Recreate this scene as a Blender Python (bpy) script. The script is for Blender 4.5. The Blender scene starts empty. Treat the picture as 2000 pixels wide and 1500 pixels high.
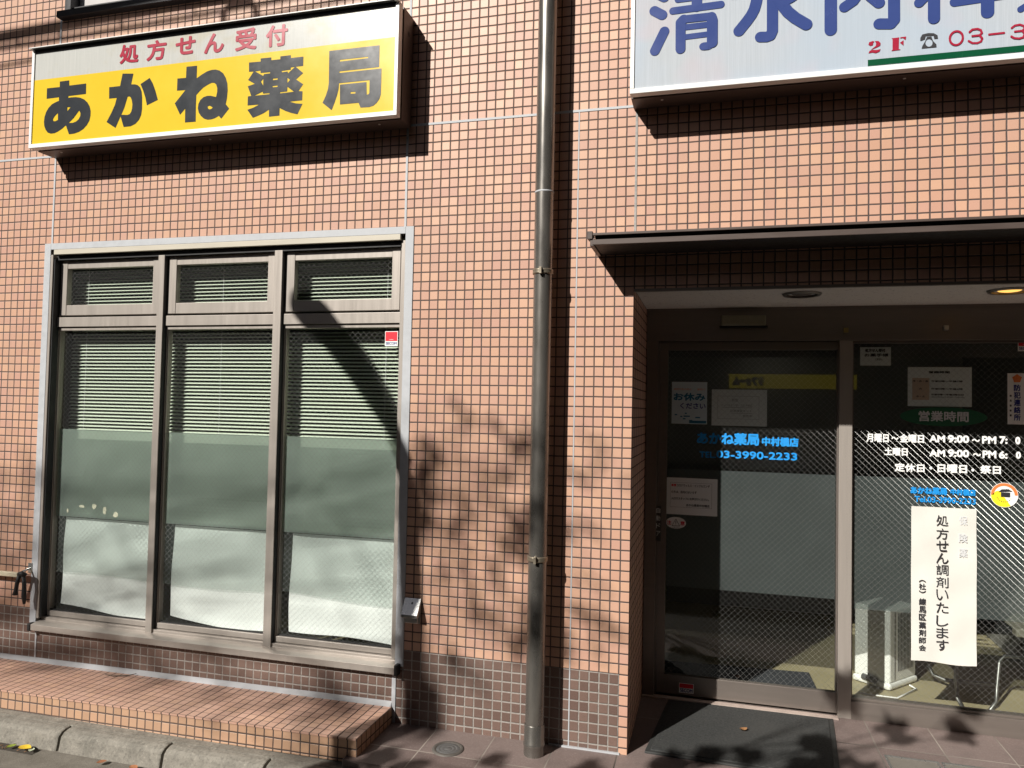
import bpy, bmesh, math, random
from mathutils import Vector, Matrix
random.seed(7)
S = bpy.context.scene
COL = S.collection
R = math.radians

# ------------------------------------------------------------ camera, sky, sun, exposure
F, YAW, PITCH, ROLL = 1444.15, 0.264363, 0.0338626, -0.0203287
CX, CY, CZ = 3.96402, -3.66297, 1.66622
cam = bpy.data.cameras.new('camera'); camo = bpy.data.objects.new('camera', cam); COL.objects.link(camo)
cam.sensor_width = 36.0; cam.lens = 36.0 * F / 2000.0; cam.clip_start = 0.05; cam.clip_end = 300
RM = Matrix.Rotation(YAW, 3, 'Z') @ Matrix.Rotation(PITCH, 3, 'X') @ Matrix.Rotation(ROLL, 3, 'Y')
camo.location = (CX, CY, CZ)
camo.rotation_euler = (RM @ Matrix.Rotation(math.pi / 2, 3, 'X')).to_euler()
S.camera = camo
SUN = Vector((0.53, 1.0, -0.80)).normalized()          # the way the light travels
w = bpy.data.worlds.new('World'); S.world = w; w.use_nodes = True
nt = w.node_tree; sky = nt.nodes.new('ShaderNodeTexSky'); sky.sky_type = 'NISHITA'; sky.sun_disc = False
sky.sun_elevation = math.asin(-SUN.z); sky.sun_rotation = math.atan2(-SUN.x, -SUN.y)
bg = nt.nodes['Background']; bg.inputs['Strength'].default_value = 0.05
nt.links.new(sky.outputs[0], bg.inputs[0])
sl = bpy.data.lights.new('sun', 'SUN'); sl.energy = 5.0; sl.angle = R(0.53); sl.color = (1.0, 0.955, 0.88)
so = bpy.data.objects.new('sun', sl); COL.objects.link(so); so.location = (-6, -12, 10)
so.rotation_euler = SUN.to_track_quat('-Z', 'Y').to_euler()
S.view_settings.view_transform = 'Standard'; S.view_settings.look = 'None'
S.view_settings.exposure = 0.35; S.view_settings.gamma = 1.0

# ------------------------------------------------------------ helpers
CV = Vector((CX, CY, CZ))
def ray(u, v): return RM @ Vector(((u - 1000) / F, 1.0, (750 - v) / F))
def at(u, v, Y):                       # a measured point of the photograph on the upright plane y = Y
    d = ray(u, v); return CV + d * ((Y - CY) / d.y)
def atz(u, v, Z):                      # the same on the level plane z = Z
    d = ray(u, v); return CV + d * ((Z - CZ) / d.z)

class N:                               # terse node tree writer
    def __init__(s, name):
        s.m = bpy.data.materials.new(name); s.m.use_nodes = True; s.t = s.m.node_tree
        s.t.nodes.clear(); s.out = s.t.nodes.new('ShaderNodeOutputMaterial')
    def n(s, typ, ins=None, **kw):
        x = s.t.nodes.new('ShaderNode' + typ)
        for k, v in kw.items(): setattr(x, k, v)
        for k, v in (ins or {}).items():
            if isinstance(v, bpy.types.NodeSocket): s.t.links.new(v, x.inputs[k])
            elif v is not None: x.inputs[k].default_value = v
        return x
    def math(s, op, a, b=0.0, c=None):
        i = {0: a, 1: b}
        if c is not None: i[2] = c
        return s.n('Math', i, operation=op).outputs[0]
    def mix(s, f, a, b, typ='MIX'):
        x = s.t.nodes.new('ShaderNodeMix'); x.data_type = 'RGBA'; x.blend_type = typ
        for k, v in ((0, f), (6, a), (7, b)):
            if isinstance(v, bpy.types.NodeSocket): s.t.links.new(v, x.inputs[k])
            else: x.inputs[k].default_value = v if k == 0 else (tuple(v) + (1,))[:4]
        return x.outputs[2]
    def noise(s, vec, scale, detail=3, rough=.5): return s.n('TexNoise', {'Vector': vec, 'Scale': scale, 'Detail': detail, 'Roughness': rough}).outputs[0]
    def ramp(s, f, a, b): return s.n('MapRange', {0: f, 1: a, 2: b}).outputs[0]
    def pos(s): return s.n('NewGeometry').outputs['Position']
    def obj(s): return s.n('TexCoord').outputs['Object']
    def bsdf(s, **ins):
        x = s.n('BsdfPrincipled', {k.replace('_', ' '): ((tuple(v) + (1,))[:4] if isinstance(v, (tuple, list)) and 'olor' in k else v) for k, v in ins.items()})
        return x.outputs[0]
    def bump(s, h, st, d=.002): return s.n('Bump', {'Height': h, 'Strength': st, 'Distance': d}).outputs[0]
    def done(s, sh): s.t.links.new(sh, s.out.inputs[0]); return s.m

def plain(name, c, rough=.5, metal=0.0, var=.12, scale=30, bump=0.0, spec=.5, stretch=(1, 1, 1)):
    m = N(name); p = m.n('Mapping', {'Vector': m.obj(), 'Scale': stretch}).outputs[0]
    nz = m.noise(p, scale, 5, .6); nb = m.noise(p, scale * .13, 2)
    f = m.math('ADD', m.math('MULTIPLY', nz, .6), m.math('MULTIPLY', nb, .4)); f = m.ramp(f, .3, .7)
    col = m.mix(f, tuple(x * (1 - var) for x in c), tuple(min(1, x * (1 + var)) for x in c))
    ins = dict(Base_Color=col, Roughness=m.n('MapRange', {0: nz, 1: .3, 2: .7, 3: rough * .85, 4: min(1, rough * 1.15)}).outputs[0], Metallic=metal, Specular_IOR_Level=spec)
    if bump: ins['Normal'] = m.bump(nz, bump)
    return m.done(m.bsdf(**ins))

def flat(name, c, rough=.6): return plain(name, c, rough, var=.04, scale=12)

MATS = {}
def link(name, me, mat=None, parent=None, loc=None):
    o = bpy.data.objects.new(name, me); COL.objects.link(o)
    if mat is not None:
        for mm in (mat if isinstance(mat, (list, tuple)) else [mat]): me.materials.append(mm)
    if parent is not None: o.parent = parent
    if loc is not None: o.location = loc
    return o
def tag(o, label, cat, group=None, kind=None):
    if label: o['label'] = label
    if cat: o['category'] = cat
    if group: o['group'] = group
    if kind: o['kind'] = kind
    return o
def thing(name, label, cat, group=None):
    o = bpy.data.objects.new(name, None); COL.objects.link(o); o.empty_display_size = .1
    return tag(o, label, cat, group)

class MB:
    def __init__(s): s.v = []; s.f = []; s.mi = []; s.sm = []
    def add(s, vs, fs, mi=0, smooth=False):
        b = len(s.v); s.v += [tuple(p) for p in vs]
        for f in fs: s.f.append([b + i for i in f]); s.mi.append(mi); s.sm.append(smooth)
        return s
    def box(s, x0, x1, y0, y1, z0, z1, mi=0):
        return s.add([(x, y, z) for x in (x0, x1) for y in (y0, y1) for z in (z0, z1)],
                     [(0, 1, 3, 2), (4, 6, 7, 5), (0, 4, 5, 1), (2, 3, 7, 6), (0, 2, 6, 4), (1, 5, 7, 3)], mi)
    def quad(s, a, b, c, d, mi=0): return s.add([a, b, c, d], [(0, 1, 2, 3)], mi)
    def tube(s, pts, r, n=8, mi=0, cap=True):
        pts = [Vector(p) for p in pts]; rr = r if isinstance(r, (list, tuple)) else [r] * len(pts)
        vs = []; up = Vector((.13, .31, .94))
        for i, p in enumerate(pts):
            d = (pts[min(i + 1, len(pts) - 1)] - pts[max(i - 1, 0)]).normalized()
            a = d.cross(up)
            if a.length < .05: a = d.cross(Vector((1, 0, 0)))
            a.normalize(); b = d.cross(a)
            for k in range(n):
                t = 2 * math.pi * k / n; vs.append(p + (a * math.cos(t) + b * math.sin(t)) * rr[i])
        fs = [(i * n + k, i * n + (k + 1) % n, (i + 1) * n + (k + 1) % n, (i + 1) * n + k) for i in range(len(pts) - 1) for k in range(n)]
        if cap: fs += [tuple(range(n)), tuple(range((len(pts) - 1) * n, len(pts) * n))]
        return s.add(vs, fs, mi, True)
    def disc(s, c, rx, rz, n=32, mi=0, axis='y'):
        c = Vector(c); vs = []
        for k in range(n):
            t = 2 * math.pi * k / n
            vs.append(c + (Vector((math.cos(t) * rx, 0, math.sin(t) * rz)) if axis == 'y' else Vector((math.cos(t) * rx, math.sin(t) * rz, 0))))
        return s.add(vs, [tuple(range(n))], mi)
    def prism(s, prof, axis, a, b, mi=0):      # closed profile extruded along an axis
        n = len(prof); vs = []
        for q in (a, b):
            for (p0, p1) in prof:
                vs.append((q, p0, p1) if axis == 'x' else ((p0, q, p1) if axis == 'y' else (p0, p1, q)))
        fs = [tuple(range(n)), tuple(range(n, 2 * n))] + [(i, (i + 1) % n, n + (i + 1) % n, n + i) for i in range(n)]
        return s.add(vs, fs, mi)
    def lathe(s, prof, c, n=32, mi=0):
        vs = [(c[0] + r * math.cos(2 * math.pi * k / n), c[1] + r * math.sin(2 * math.pi * k / n), c[2] + z) for (r, z) in prof for k in range(n)]
        fs = [(i * n + k, i * n + (k + 1) % n, (i + 1) * n + (k + 1) % n, (i + 1) * n + k) for i in range(len(prof) - 1) for k in range(n)]
        return s.add(vs, fs, mi, True)
    def build(s, name, mat, parent=None, bevel=0, recalc=True):
        me = bpy.data.meshes.new(name); me.from_pydata(s.v, [], s.f); me.update()
        for p, i, sm in zip(me.polygons, s.mi, s.sm): p.material_index = i; p.use_smooth = sm
        if recalc:
            bm = bmesh.new(); bm.from_mesh(me); bmesh.ops.recalc_face_normals(bm, faces=bm.faces); bm.to_mesh(me); bm.free()
        o = link(name, me, mat, parent)
        if bevel:
            b = o.modifiers.new('bevel', 'BEVEL'); b.width = bevel; b.segments = 2; b.limit_method = 'ANGLE'; b.angle_limit = R(40)
        return o

# ---- writing
_tc = {}
def glyphs(txt):
    if txt not in _tc:
        c = bpy.data.curves.new('writing', 'FONT'); c.body = txt; c.resolution_u = 4
        o = bpy.data.objects.new('writing', c); COL.objects.link(o)
        dg = bpy.context.evaluated_depsgraph_get(); e = o.evaluated_get(dg); me = e.to_mesh()
        vs = [(v.co.x, v.co.y) for v in me.vertices]; fs = [tuple(p.vertices) for p in me.polygons]
        e.to_mesh_clear(); bpy.data.objects.remove(o); bpy.data.curves.remove(c)
        _tc[txt] = (vs, fs)
    return _tc[txt]
def write(mb, txt, x0, x1, z0, z1, Y, bold=0.0, mi=0):
    """fits the writing into the upright rectangle x0..x1, z0..z1 just in front of y = Y"""
    vs, fs = glyphs(txt)
    if not vs: return
    ax = min(v[0] for v in vs); bx = max(v[0] for v in vs); ay = min(v[1] for v in vs); by = max(v[1] for v in vs)
    r = bold; sx = (x1 - x0 - 2 * r) / max(bx - ax, 1e-6); sz = (z1 - z0 - 2 * r) / max(by - ay, 1e-6)
    offs = [(0, 0)] if r <= 0 else [(r * math.cos(k * math.pi / 4), r * math.sin(k * math.pi / 4)) for k in range(8)] + [(0, 0)]
    for k, (dx, dz) in enumerate(offs):
        mb.add([(x0 + r + (v[0] - ax) * sx + dx, Y - .00005 * k, z0 + r + (v[1] - ay) * sz + dz) for v in vs], fs, mi)
def wpx(mb, txt, u0, u1, v0, v1, Y, bold=0.0, mi=0):   # u0,u1: left/right, v0,v1: top/bottom of the writing at its middle, in photo pixels
    um, vm = (u0 + u1) / 2, (v0 + v1) / 2
    a = at(u0, vm, Y); b = at(u1, vm, Y); c = at(um, v0, Y); d = at(um, v1, Y)
    write(mb, txt, a.x, b.x, d.z, c.z, Y, bold, mi)
def outline(mb, polys, org, sc, Y, mi=0):               # traced letter: outer loop and holes
    cu = bpy.data.curves.new('letter', 'CURVE'); cu.dimensions = '2D'; cu.fill_mode = 'BOTH'
    for pl in polys:
        sp = cu.splines.new('POLY'); sp.points.add(len(pl) - 1); sp.use_cyclic_u = True
        for q, (a, b) in zip(sp.points, pl):
            p = at(org[0] + a / sc, org[1] + b / sc, Y); q.co = (p.x, p.z, 0, 1)
    o = bpy.data.objects.new('letter', cu); COL.objects.link(o)
    e = o.evaluated_get(bpy.context.evaluated_depsgraph_get()); me = e.to_mesh()
    mb.add([(v.co.x, Y, v.co.y) for v in me.vertices], [tuple(p.vertices) for p in me.polygons], mi)
    e.to_mesh_clear(); bpy.data.objects.remove(o); bpy.data.curves.remove(cu)
_ss = [0]
def stroke(mb, pts, wd, org, sc, Y, mi=0, rnd=True):    # round-ended brush stroke
    P = [at(org[0] + a / sc, org[1] + b / sc, Y) for a, b in pts]
    q0 = at(org[0] + pts[0][0] / sc, org[1] + pts[0][1] / sc, Y); q1 = at(org[0] + (pts[0][0] + wd) / sc, org[1] + pts[0][1] / sc, Y)
    r = abs(q1.x - q0.x) / 2
    def lay(): _ss[0] = (_ss[0] + 1) % 40; return Y - .00003 * _ss[0]
    for a, b in zip(P, P[1:]):
        d = b - a; d.y = 0; d.normalize(); nrm = Vector((-d.z, 0, d.x)) * r; y = lay()
        mb.add([(q.x, y, q.z) for q in (a + nrm, b + nrm, b - nrm, a - nrm)], [(0, 1, 2, 3)], mi)
    for i, p in enumerate(P):
        if rnd or 0 < i < len(P) - 1: mb.disc((p.x, lay(), p.z), r, r, 24, mi)

# ------------------------------------------------------------ materials
def tile_mat(name, brown=True, face=(.555, .338, .236), pink=(.53, .310, .240), mort=(.074, .056, .053), speck=.32, vfade=0.0):
    m = N(name); uv = m.n('TexCoord').outputs['UV']; sp = m.n('SeparateXYZ', {0: uv}); u, v = sp.outputs[0], sp.outputs[1]
    # slightly uneven joints
    wob = m.noise(uv, .7, 2); wob2 = m.noise(m.n('VectorMath', {0: uv, 1: (31., 17., 0)}, operation='ADD').outputs[0], .7, 2)
    u2 = m.math('ADD', u, m.math('MULTIPLY', m.math('SUBTRACT', wob, .5), .06)); v2 = m.math('ADD', v, m.math('MULTIPLY', m.math('SUBTRACT', wob2, .5), .06))
    def edge(x): return m.math('SUBTRACT', .5, m.math('ABSOLUTE', m.math('SUBTRACT', m.math('FRACT', x), .5)))
    e = m.math('MINIMUM', edge(u2), m.math('ADD', edge(v2), vfade))
    mask = m.ramp(e, .054, .072)
    fl = m.n('CombineXYZ', {0: m.math('FLOOR', u2), 1: m.math('FLOOR', v2), 2: 0.0}).outputs[0]
    wn = m.n('TexWhiteNoise', {'Vector': fl}, noise_dimensions='3D')
    sc = m.n('SeparateColor', {0: wn.outputs[1]})
    pos = m.pos(); big = m.noise(pos, 1.1, 3, .6); fine = m.noise(pos, 420, 2, .6); mid = m.noise(pos, 60, 3, .6)
    c = m.mix(m.ramp(sc.outputs[0], 0, 1), face, pink)
    c = m.mix(m.math('MULTIPLY', m.math('POWER', sc.outputs[1], 4.0), .40), c, (.47, .265, .18))
    c = m.mix(m.math('MULTIPLY', m.math('POWER', sc.outputs[2], 4.0), .30), c, (.68, .42, .26))
    c = m.mix(m.math('MULTIPLY', m.ramp(fine, .62, .74), speck), c, (.33, .15, .08))
    c = m.mix(m.math('MULTIPLY', m.ramp(mid, .45, .7), .14), c, (.5, .29, .2))
    mo = m.mix(m.ramp(mid, .3, .7), tuple(x * .75 for x in mort), tuple(x * 1.25 for x in mort))
    if brown:
        isb = m.math('MULTIPLY', m.math('GREATER_THAN', v, 56.0), m.math('LESS_THAN', u, 71.0))
        b = m.mix(m.ramp(sc.outputs[0], 0, 1), (.105, .064, .053), (.165, .105, .086))
        b = m.mix(m.math('MULTIPLY', m.ramp(fine, .5, .75), .5), b, (.30, .22, .18)); b = m.mix(m.math('MULTIPLY', m.ramp(mid, .5, .7), .3), b, (.11, .075, .062))
        c = m.mix(isb, c, b); mo = m.mix(isb, mo, m.mix(m.ramp(mid, .3, .7), (.21, .195, .18), (.34, .315, .29)))
    col = m.mix(mask, mo, c)
    col = m.mix(m.math('MULTIPLY', m.ramp(big, .42, .75), .12), col, (.35, .26, .22))
    # run-down grime below ledges is left to its own streaks
    st = m.noise(m.n('Mapping', {'Vector': pos, 'Scale': (9, 9, .45)}).outputs[0], 1.0, 4, .65)
    col = m.mix(m.math('MULTIPLY', m.ramp(st, .56, .78), .16), col, (.22, .17, .15))
    h = m.math('ADD', m.math('MULTIPLY', m.ramp(e, .04, .10), 1.0), m.math('MULTIPLY', fine, .10))
    tilt = m.n('VectorMath', {0: wn.outputs[1], 1: (.5, .5, .5)}, operation='SUBTRACT').outputs[0]
    tilt = m.n('VectorMath', {0: tilt, 1: (.035, .035, .035)}, operation='MULTIPLY').outputs[0]
    nn = m.n('VectorMath', {0: m.bump(h, .8, .0025), 1: tilt}, operation='ADD').outputs[0]
    nn = m.n('VectorMath', {0: nn}, operation='NORMALIZE').outputs[0]
    rg = m.n('MapRange', {0: mask, 1: 0.0, 2: 1.0, 3: .9, 4: .42}).outputs[0]
    return m.done(m.bsdf(Base_Color=col, Roughness=rg, Normal=nn, Specular_IOR_Level=.35))
M_tile = tile_mat('orange_wall_tile')
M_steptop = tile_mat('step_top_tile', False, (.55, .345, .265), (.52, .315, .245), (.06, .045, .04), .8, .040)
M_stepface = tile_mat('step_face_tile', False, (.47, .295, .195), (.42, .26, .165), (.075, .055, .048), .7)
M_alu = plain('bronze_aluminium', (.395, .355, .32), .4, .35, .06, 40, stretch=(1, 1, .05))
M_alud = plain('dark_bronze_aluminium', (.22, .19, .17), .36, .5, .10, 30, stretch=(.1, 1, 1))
M_black = plain('black_rubber', (.012, .012, .013), .6)
M_caulk = plain('white_sealant', (.43, .445, .47), .6, var=.10, scale=24, bump=.3)
M_greycaulk = plain('grey_weathered_sealant', (.33, .32, .31), .8, var=.35, scale=60, bump=.5)
M_cream = plain('cream_trim', (.50, .46, .38), .5, var=.08, scale=40, stretch=(.1, 1, 1))
M_white = plain('white_enamel_aluminium', (.80, .80, .79), .35, var=.03)
M_brown = plain('brown_painted_steel', (.085, .062, .054), .45, .1, .12, 25, stretch=(.2, 1, 1))
M_pipe = plain('bronze_pipe_paint', (.25, .235, .215), .28, .75, .26, 16, stretch=(1, 1, .25))
M_pipe2 = plain('worn_bracket_steel', (.30, .26, .20), .4, .7, .2, 40)
M_steel = plain('stainless_steel', (.55, .55, .54), .3, .85, .08, 60)
M_paper = plain('white_paper', (.78, .80, .79), .85, var=.05, scale=9)
M_ink = flat('black_ink', (.02, .02, .025)); M_lett = flat('charcoal_lettering', (.036, .040, .046), .2)
M_red = flat('red_lettering', (.36, .022, .05), .24); M_blue = flat('blue_lettering', (.040, .066, .22), .24); M_green = flat('green_band', (.004, .075, .033), .24)
M_cyan = flat('sky_blue_vinyl', (.012, .28, .72), .5); M_wv = flat('white_vinyl', (.84, .84, .82), .5); M_dgreen = flat('dark_green_vinyl', (.012, .10, .045))
M_navy = flat('navy_ink', (.02, .03, .22)); M_secred = flat('bright_red_ink', (.72, .012, .03)); M_orange = flat('orange_ink', (.75, .2, .05)); M_yel = flat('yellow_ink', (.85, .70, .02))
M_teal = flat('teal_ink', (.02, .16, .28)); M_faint = flat('faded_ink', (.62, .63, .64)); M_paleb = flat('pale_blue_paper', (.55, .66, .70)); M_grey = flat('grey_ink', (.18, .18, .19))

def sign_face(name, stains):
    m = N(name); p = m.pos(); sp = m.n('SeparateXYZ', {0: p})
    st = m.noise(m.n('Mapping', {'Vector': p, 'Scale': (220, 1, 3)}).outputs[0], 1.0, 3, .7); bl = m.noise(p, 2.6, 4, .65); wv = m.noise(m.n('Mapping', {'Vector': p, 'Scale': (420, 1, 420)}).outputs[0], 1, 1)
    c = m.mix(m.ramp(st, .3, .7), *(((.45, .46, .44), (.54, .54, .52)) if stains > .5 else ((.42, .46, .51), (.49, .53, .585))))  # the clinic face pair is bluish, sky tint put into its colour
    c = m.mix(m.math('MULTIPLY', m.ramp(bl, .48, .75), stains), c, (.44, .37, .21))
    if stains < .5:
        c = m.mix(m.math('MULTIPLY', m.ramp(m.noise(p, 1.7, 2), .45, .62), .5), c, (.40, .49, .60)); c = m.mix(m.math('MULTIPLY', m.ramp(m.noise(p, 3.1, 2), .56, .68), .28), c, (.58, .45, .49))
    return m.done(m.bsdf(Base_Color=c, Roughness=.18, Normal=m.bump(wv, .25, .0006)))
M_signwhite = sign_face('stained_white_acrylic', .85); M_signclinic = sign_face('sky_tinted_cloudy_acrylic', .12)
M_signyel = plain('yellow_acrylic_film', (.72, .50, .036), .18, var=.05, scale=4)

WP = .0335
def glass_mat(name, tint=(.93, .96, .945), wire=True, film=None, refl=1.7, wc=.26, ww=.019):
    m = N(name); p = m.pos(); sp = m.n('SeparateXYZ', {0: p}); x, z = sp.outputs[0], sp.outputs[2]
    tr = m.n('BsdfTransparent', {'Color': tint + (1,)}).outputs[0]
    body = tr
    if film:
        col, k_t, k_r, k_tl = film
        nz = m.noise(p, 5, 4, .6); fz = m.noise(p, 300, 2)
        c = m.mix(m.ramp(nz, .3, .7), tuple(a * .9 for a in col), tuple(a * 1.1 for a in col))
        df = m.n('BsdfDiffuse', {'Color': c}).outputs[0]; tl = m.n('BsdfTranslucent', {'Color': c}).outputs[0]
        rf = m.n('BsdfRefraction', {'Color': (.9, .95, .92, 1), 'Roughness': .45, 'IOR': 1.02}).outputs[0]
        a = m.n('MixShader', {0: k_tl, 1: df, 2: tl}).outputs[0]
        b = m.n('MixShader', {0: k_r, 1: tr, 2: rf}).outputs[0]
        body = m.n('MixShader', {0: k_t, 1: a, 2: b}).outputs[0]
    gm_ = m.n('NewGeometry'); ci = m.math('ABSOLUTE', m.n('VectorMath', {0: gm_.outputs['Incoming'], 1: gm_.outputs['Normal']}, operation='DOT_PRODUCT').outputs['Value'])
    fr = m.math('MULTIPLY', m.math('ADD', .04, m.math('MULTIPLY', .96, m.math('POWER', m.math('SUBTRACT', 1.0, ci), 5.0))), refl)
    gl = m.n('BsdfGlossy', {'Color': (1, 1, 1, 1), 'Roughness': 0.0}).outputs[0]
    sh = m.n('MixShader', {0: m.math('MINIMUM', fr, 1.0), 1: body, 2: gl}).outputs[0]
    if wire:
        for sgn in (1, -1):
            a = m.math('ADD', x, m.math('MULTIPLY', z, float(sgn)))
            d = m.math('ABSOLUTE', m.math('SUBTRACT', m.math('FRACT', m.math('DIVIDE', a, WP)), .5))
            mk = m.n('MapRange', {0: d, 1: ww * .47, 2: ww, 3: 1.0, 4: 0.0}).outputs[0]
            tg = m.n('CombineXYZ', {0: .7071, 1: 0.0, 2: -.7071 * sgn}).outputs[0]
            ws = m.n('BsdfAnisotropic', {'Color': (.8, .8, .78, 1), 'Roughness': .5, 'Anisotropy': .9, 'Rotation': 0.25, 'Tangent': tg}).outputs[0]
            wd = m.n('BsdfDiffuse', {'Color': (wc, wc, wc * .98, 1)}).outputs[0]
            wx = m.n('MixShader', {0: .36, 1: wd, 2: ws}).outputs[0]
            sh = m.n('MixShader', {0: mk, 1: sh, 2: wx}).outputs[0]
    return m.done(sh)
M_glass = glass_mat('wired_glass'); M_glass_win = glass_mat('window_wired_glass', wc=.42, ww=.019); M_glass_plain = glass_mat('clear_glass', wire=False)
M_film = glass_mat('window_frosted_film', wire=True, film=((.42, .51, .455), .46, .8, .35), refl=.8)
M_film2 = glass_mat('thin_frosted_film', wire=True, film=((.58, .64, .61), .90, .08, .35), refl=.8)
M_filmd = glass_mat('door_frosted_film', wire=True, film=((.19, .22, .22), .58, .42, .35), refl=1.2)

def pave_mat():
    m = N('granite_paving'); p = m.pos(); sp = m.n('SeparateXYZ', {0: p})
    u = m.math('DIVIDE', m.math('SUBTRACT', sp.outputs[0], 4.78), .31); v = m.math('DIVIDE', m.math('SUBTRACT', sp.outputs[1], .46), .36)
    def edge(x): return m.math('SUBTRACT', .5, m.math('ABSOLUTE', m.math('SUBTRACT', m.math('FRACT', x), .5)))
    e = m.math('MINIMUM', edge(u), edge(v)); mask = m.ramp(e, .008, .014)
    wn = m.n('TexWhiteNoise', {'Vector': m.n('CombineXYZ', {0: m.math('FLOOR', u), 1: m.math('FLOOR', v), 2: 1.0}).outputs[0]}, noise_dimensions='3D').outputs[0]
    fine = m.noise(p, 130, 4, .8); mid = m.noise(p, 9, 5, .65)
    c = m.mix(wn, (.135, .098, .09), (.195, .150, .138)); c = m.mix(m.math('MULTIPLY', m.ramp(fine, .5, .72), .55), c, (.32, .275, .26)); c = m.mix(m.math('MULTIPLY', m.ramp(mid, .5, .8), .5), c, (.10, .08, .075))
    dj = m.mix(m.ramp(m.noise(p, 1.3, 2), .4, .6), (.04, .035, .03), (.30, .26, .23))
    c = m.mix(mask, dj, c)
    return m.done(m.bsdf(Base_Color=c, Roughness=.62, Normal=m.bump(m.math('ADD', m.math('MULTIPLY', fine, .3), mask), .5, .002)))
M_pave = pave_mat()
def conc_mat(name, a, b, sc=1.0):
    m = N(name); p = m.pos(); f = m.noise(p, 150 * sc, 4, .75); mid = m.noise(p, 9, 5, .65); vor = m.n('TexVoronoi', {'Vector': p, 'Scale': 160 * sc}).outputs[0]
    c = m.mix(m.ramp(mid, .3, .7), a, b); c = m.mix(m.math('MULTIPLY', m.ramp(vor, .12, .30), .0), c, c)
    c = m.mix(m.math('MULTIPLY', m.ramp(f, .52, .70), .55), c, tuple(x * .35 for x in a)); c = m.mix(m.math('MULTIPLY', m.ramp(f, .45, .3), .4), c, tuple(min(1, x * 1.6) for x in b))
    return m.done(m.bsdf(Base_Color=c, Roughness=.9, Normal=m.bump(f, .9, .004)))
M_kerb = conc_mat('weathered_concrete', (.15, .14, .12), (.27, .25, .215), .45); M_road = conc_mat('dark_asphalt', (.035, .034, .033), (.06, .058, .055), 1.3); M_gut = conc_mat('dusty_gutter_concrete', (.13, .115, .095), (.21, .19, .16), 1.2)
def speck_ceiling():
    m = N('fissured_ceiling_board'); p = m.pos(); n1 = m.noise(m.n('Mapping', {'Vector': p, 'Scale': (60, 130, 60)}).outputs[0], 1, 3, .6)
    c = m.mix(m.ramp(n1, .62, .70), (.66, .64, .60), (.12, .11, .10)); return m.done(m.bsdf(Base_Color=c, Roughness=.9, Normal=m.bump(n1, .6, .003)))
M_ceil = speck_ceiling()
def mat_mat():
    m = N('ribbed_rubber_mat'); p = m.pos(); sp = m.n('SeparateXYZ', {0: p}); rib = m.math('SINE', m.math('MULTIPLY', sp.outputs[1], 2 * math.pi / .012)); f = m.noise(p, 90, 4, .7); d = m.noise(p, 3, 3)
    c = m.mix(m.ramp(f, .35, .7), (.020, .021, .021), (.060, .062, .060)); c = m.mix(m.math('MULTIPLY', m.ramp(d, .5, .8), .4), c, (.075, .073, .068)); c = m.mix(m.ramp(m.noise(p, 160, 1), .80, .84), c, (.5, .48, .45))
    return m.done(m.bsdf(Base_Color=c, Roughness=.8, Normal=m.bump(rib, .7, .004)))
M_mat = mat_mat()
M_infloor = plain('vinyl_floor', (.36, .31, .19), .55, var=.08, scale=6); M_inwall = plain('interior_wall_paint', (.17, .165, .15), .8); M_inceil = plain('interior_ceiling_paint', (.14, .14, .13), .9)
M_slat = plain('pale_green_slat', (.66, .72, .60), .45, var=.03)
M_bark = plain('tree_bark', (.10, .075, .055), .9, var=.3, scale=14, bump=.8)
def leaf_mat():
    m = N('leaf_green'); nz = m.noise(m.pos(), 2.5, 3); c = m.mix(m.ramp(nz, .3, .7), (.035, .07, .018), (.10, .13, .03))
    a = m.n('BsdfDiffuse', {'Color': c}).outputs[0]; b = m.n('BsdfTranslucent', {'Color': c}).outputs[0]
    return m.done(m.n('MixShader', {0: .25, 1: a, 2: b}).outputs[0])
M_leaf = leaf_mat()

# ------------------------------------------------------------ ground
m = MB(); m.quad((-40, -60, -.139), (60, -60, -.139), (60, -.5, -.139), (-40, -.5, -.139)); tag(m.build('road', M_road, recalc=False), None, None, kind='structure')
m = MB(); m.quad((2.30, -.44, 0), (9, -.44, 0), (9, .86, .014), (2.30, .86, .014)); m.quad((2.30, -.44, -.2), (9, -.44, -.2), (9, -.44, 0), (2.30, -.44, 0)); tag(m.build('pavement', M_pave, recalc=False), None, None, kind='structure')
m = MB(); m.quad((-12, -1.05, -.135), (10, -1.05, -.135), (10, -.5, -.135), (-12, -.5, -.135)); tag(m.build('gutter', M_gut, recalc=False), None, None, kind='structure')
m = MB(); m.box(-3, 9, -.455, -.30, -.3, -.036); tag(m.build('kerb_bed', M_kerb), None, None, kind='structure')

# ------------------------------------------------------------ the tiled building
B = thing('tiled_building', 'orange mosaic tiled building with a brown base, wide window and recessed glass entrance', 'building')
XK = [(-.01, 0), (1.163, 23), (2.36, 47), (3.05, 61), (3.2985, 66), (3.589, 72), (4.446, 89), (5.254, 105)]
def ucol(x):
    k = XK
    if x <= k[0][0]: return (x - k[0][0]) / .0510
    for (a, ca), (b, cb) in zip(k, k[1:]):
        if x <= b: return ca + (cb - ca) * (x - a) / (b - a)
    return 105 + (x - k[-1][0]) / .0503
WX0, WX1, WZ0, WZ1 = -.012, 2.362, .29, 2.60
EX0, EX1, EZ1, D = 3.585, 6.7, 2.272, .80
UX0, UX1, UZ0 = .02, 2.35, 4.075
def uvmesh(name, quads, mat, parent):
    me = bpy.data.meshes.new(name); vs = []; fs = []; uvs = []
    for q in quads:
        b = len(vs); fs.append(tuple(range(b, b + 4)))
        for (p, uv) in q: vs.append(p); uvs.append(uv)
    me.from_pydata(vs, [], fs); l = me.uv_layers.new(name='tiles')
    for poly in me.polygons:
        for li in poly.loop_indices: l.data[li].uv = uvs[me.loops[li].vertex_index]
    me.update(); return link(name, me, mat, parent)
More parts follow.
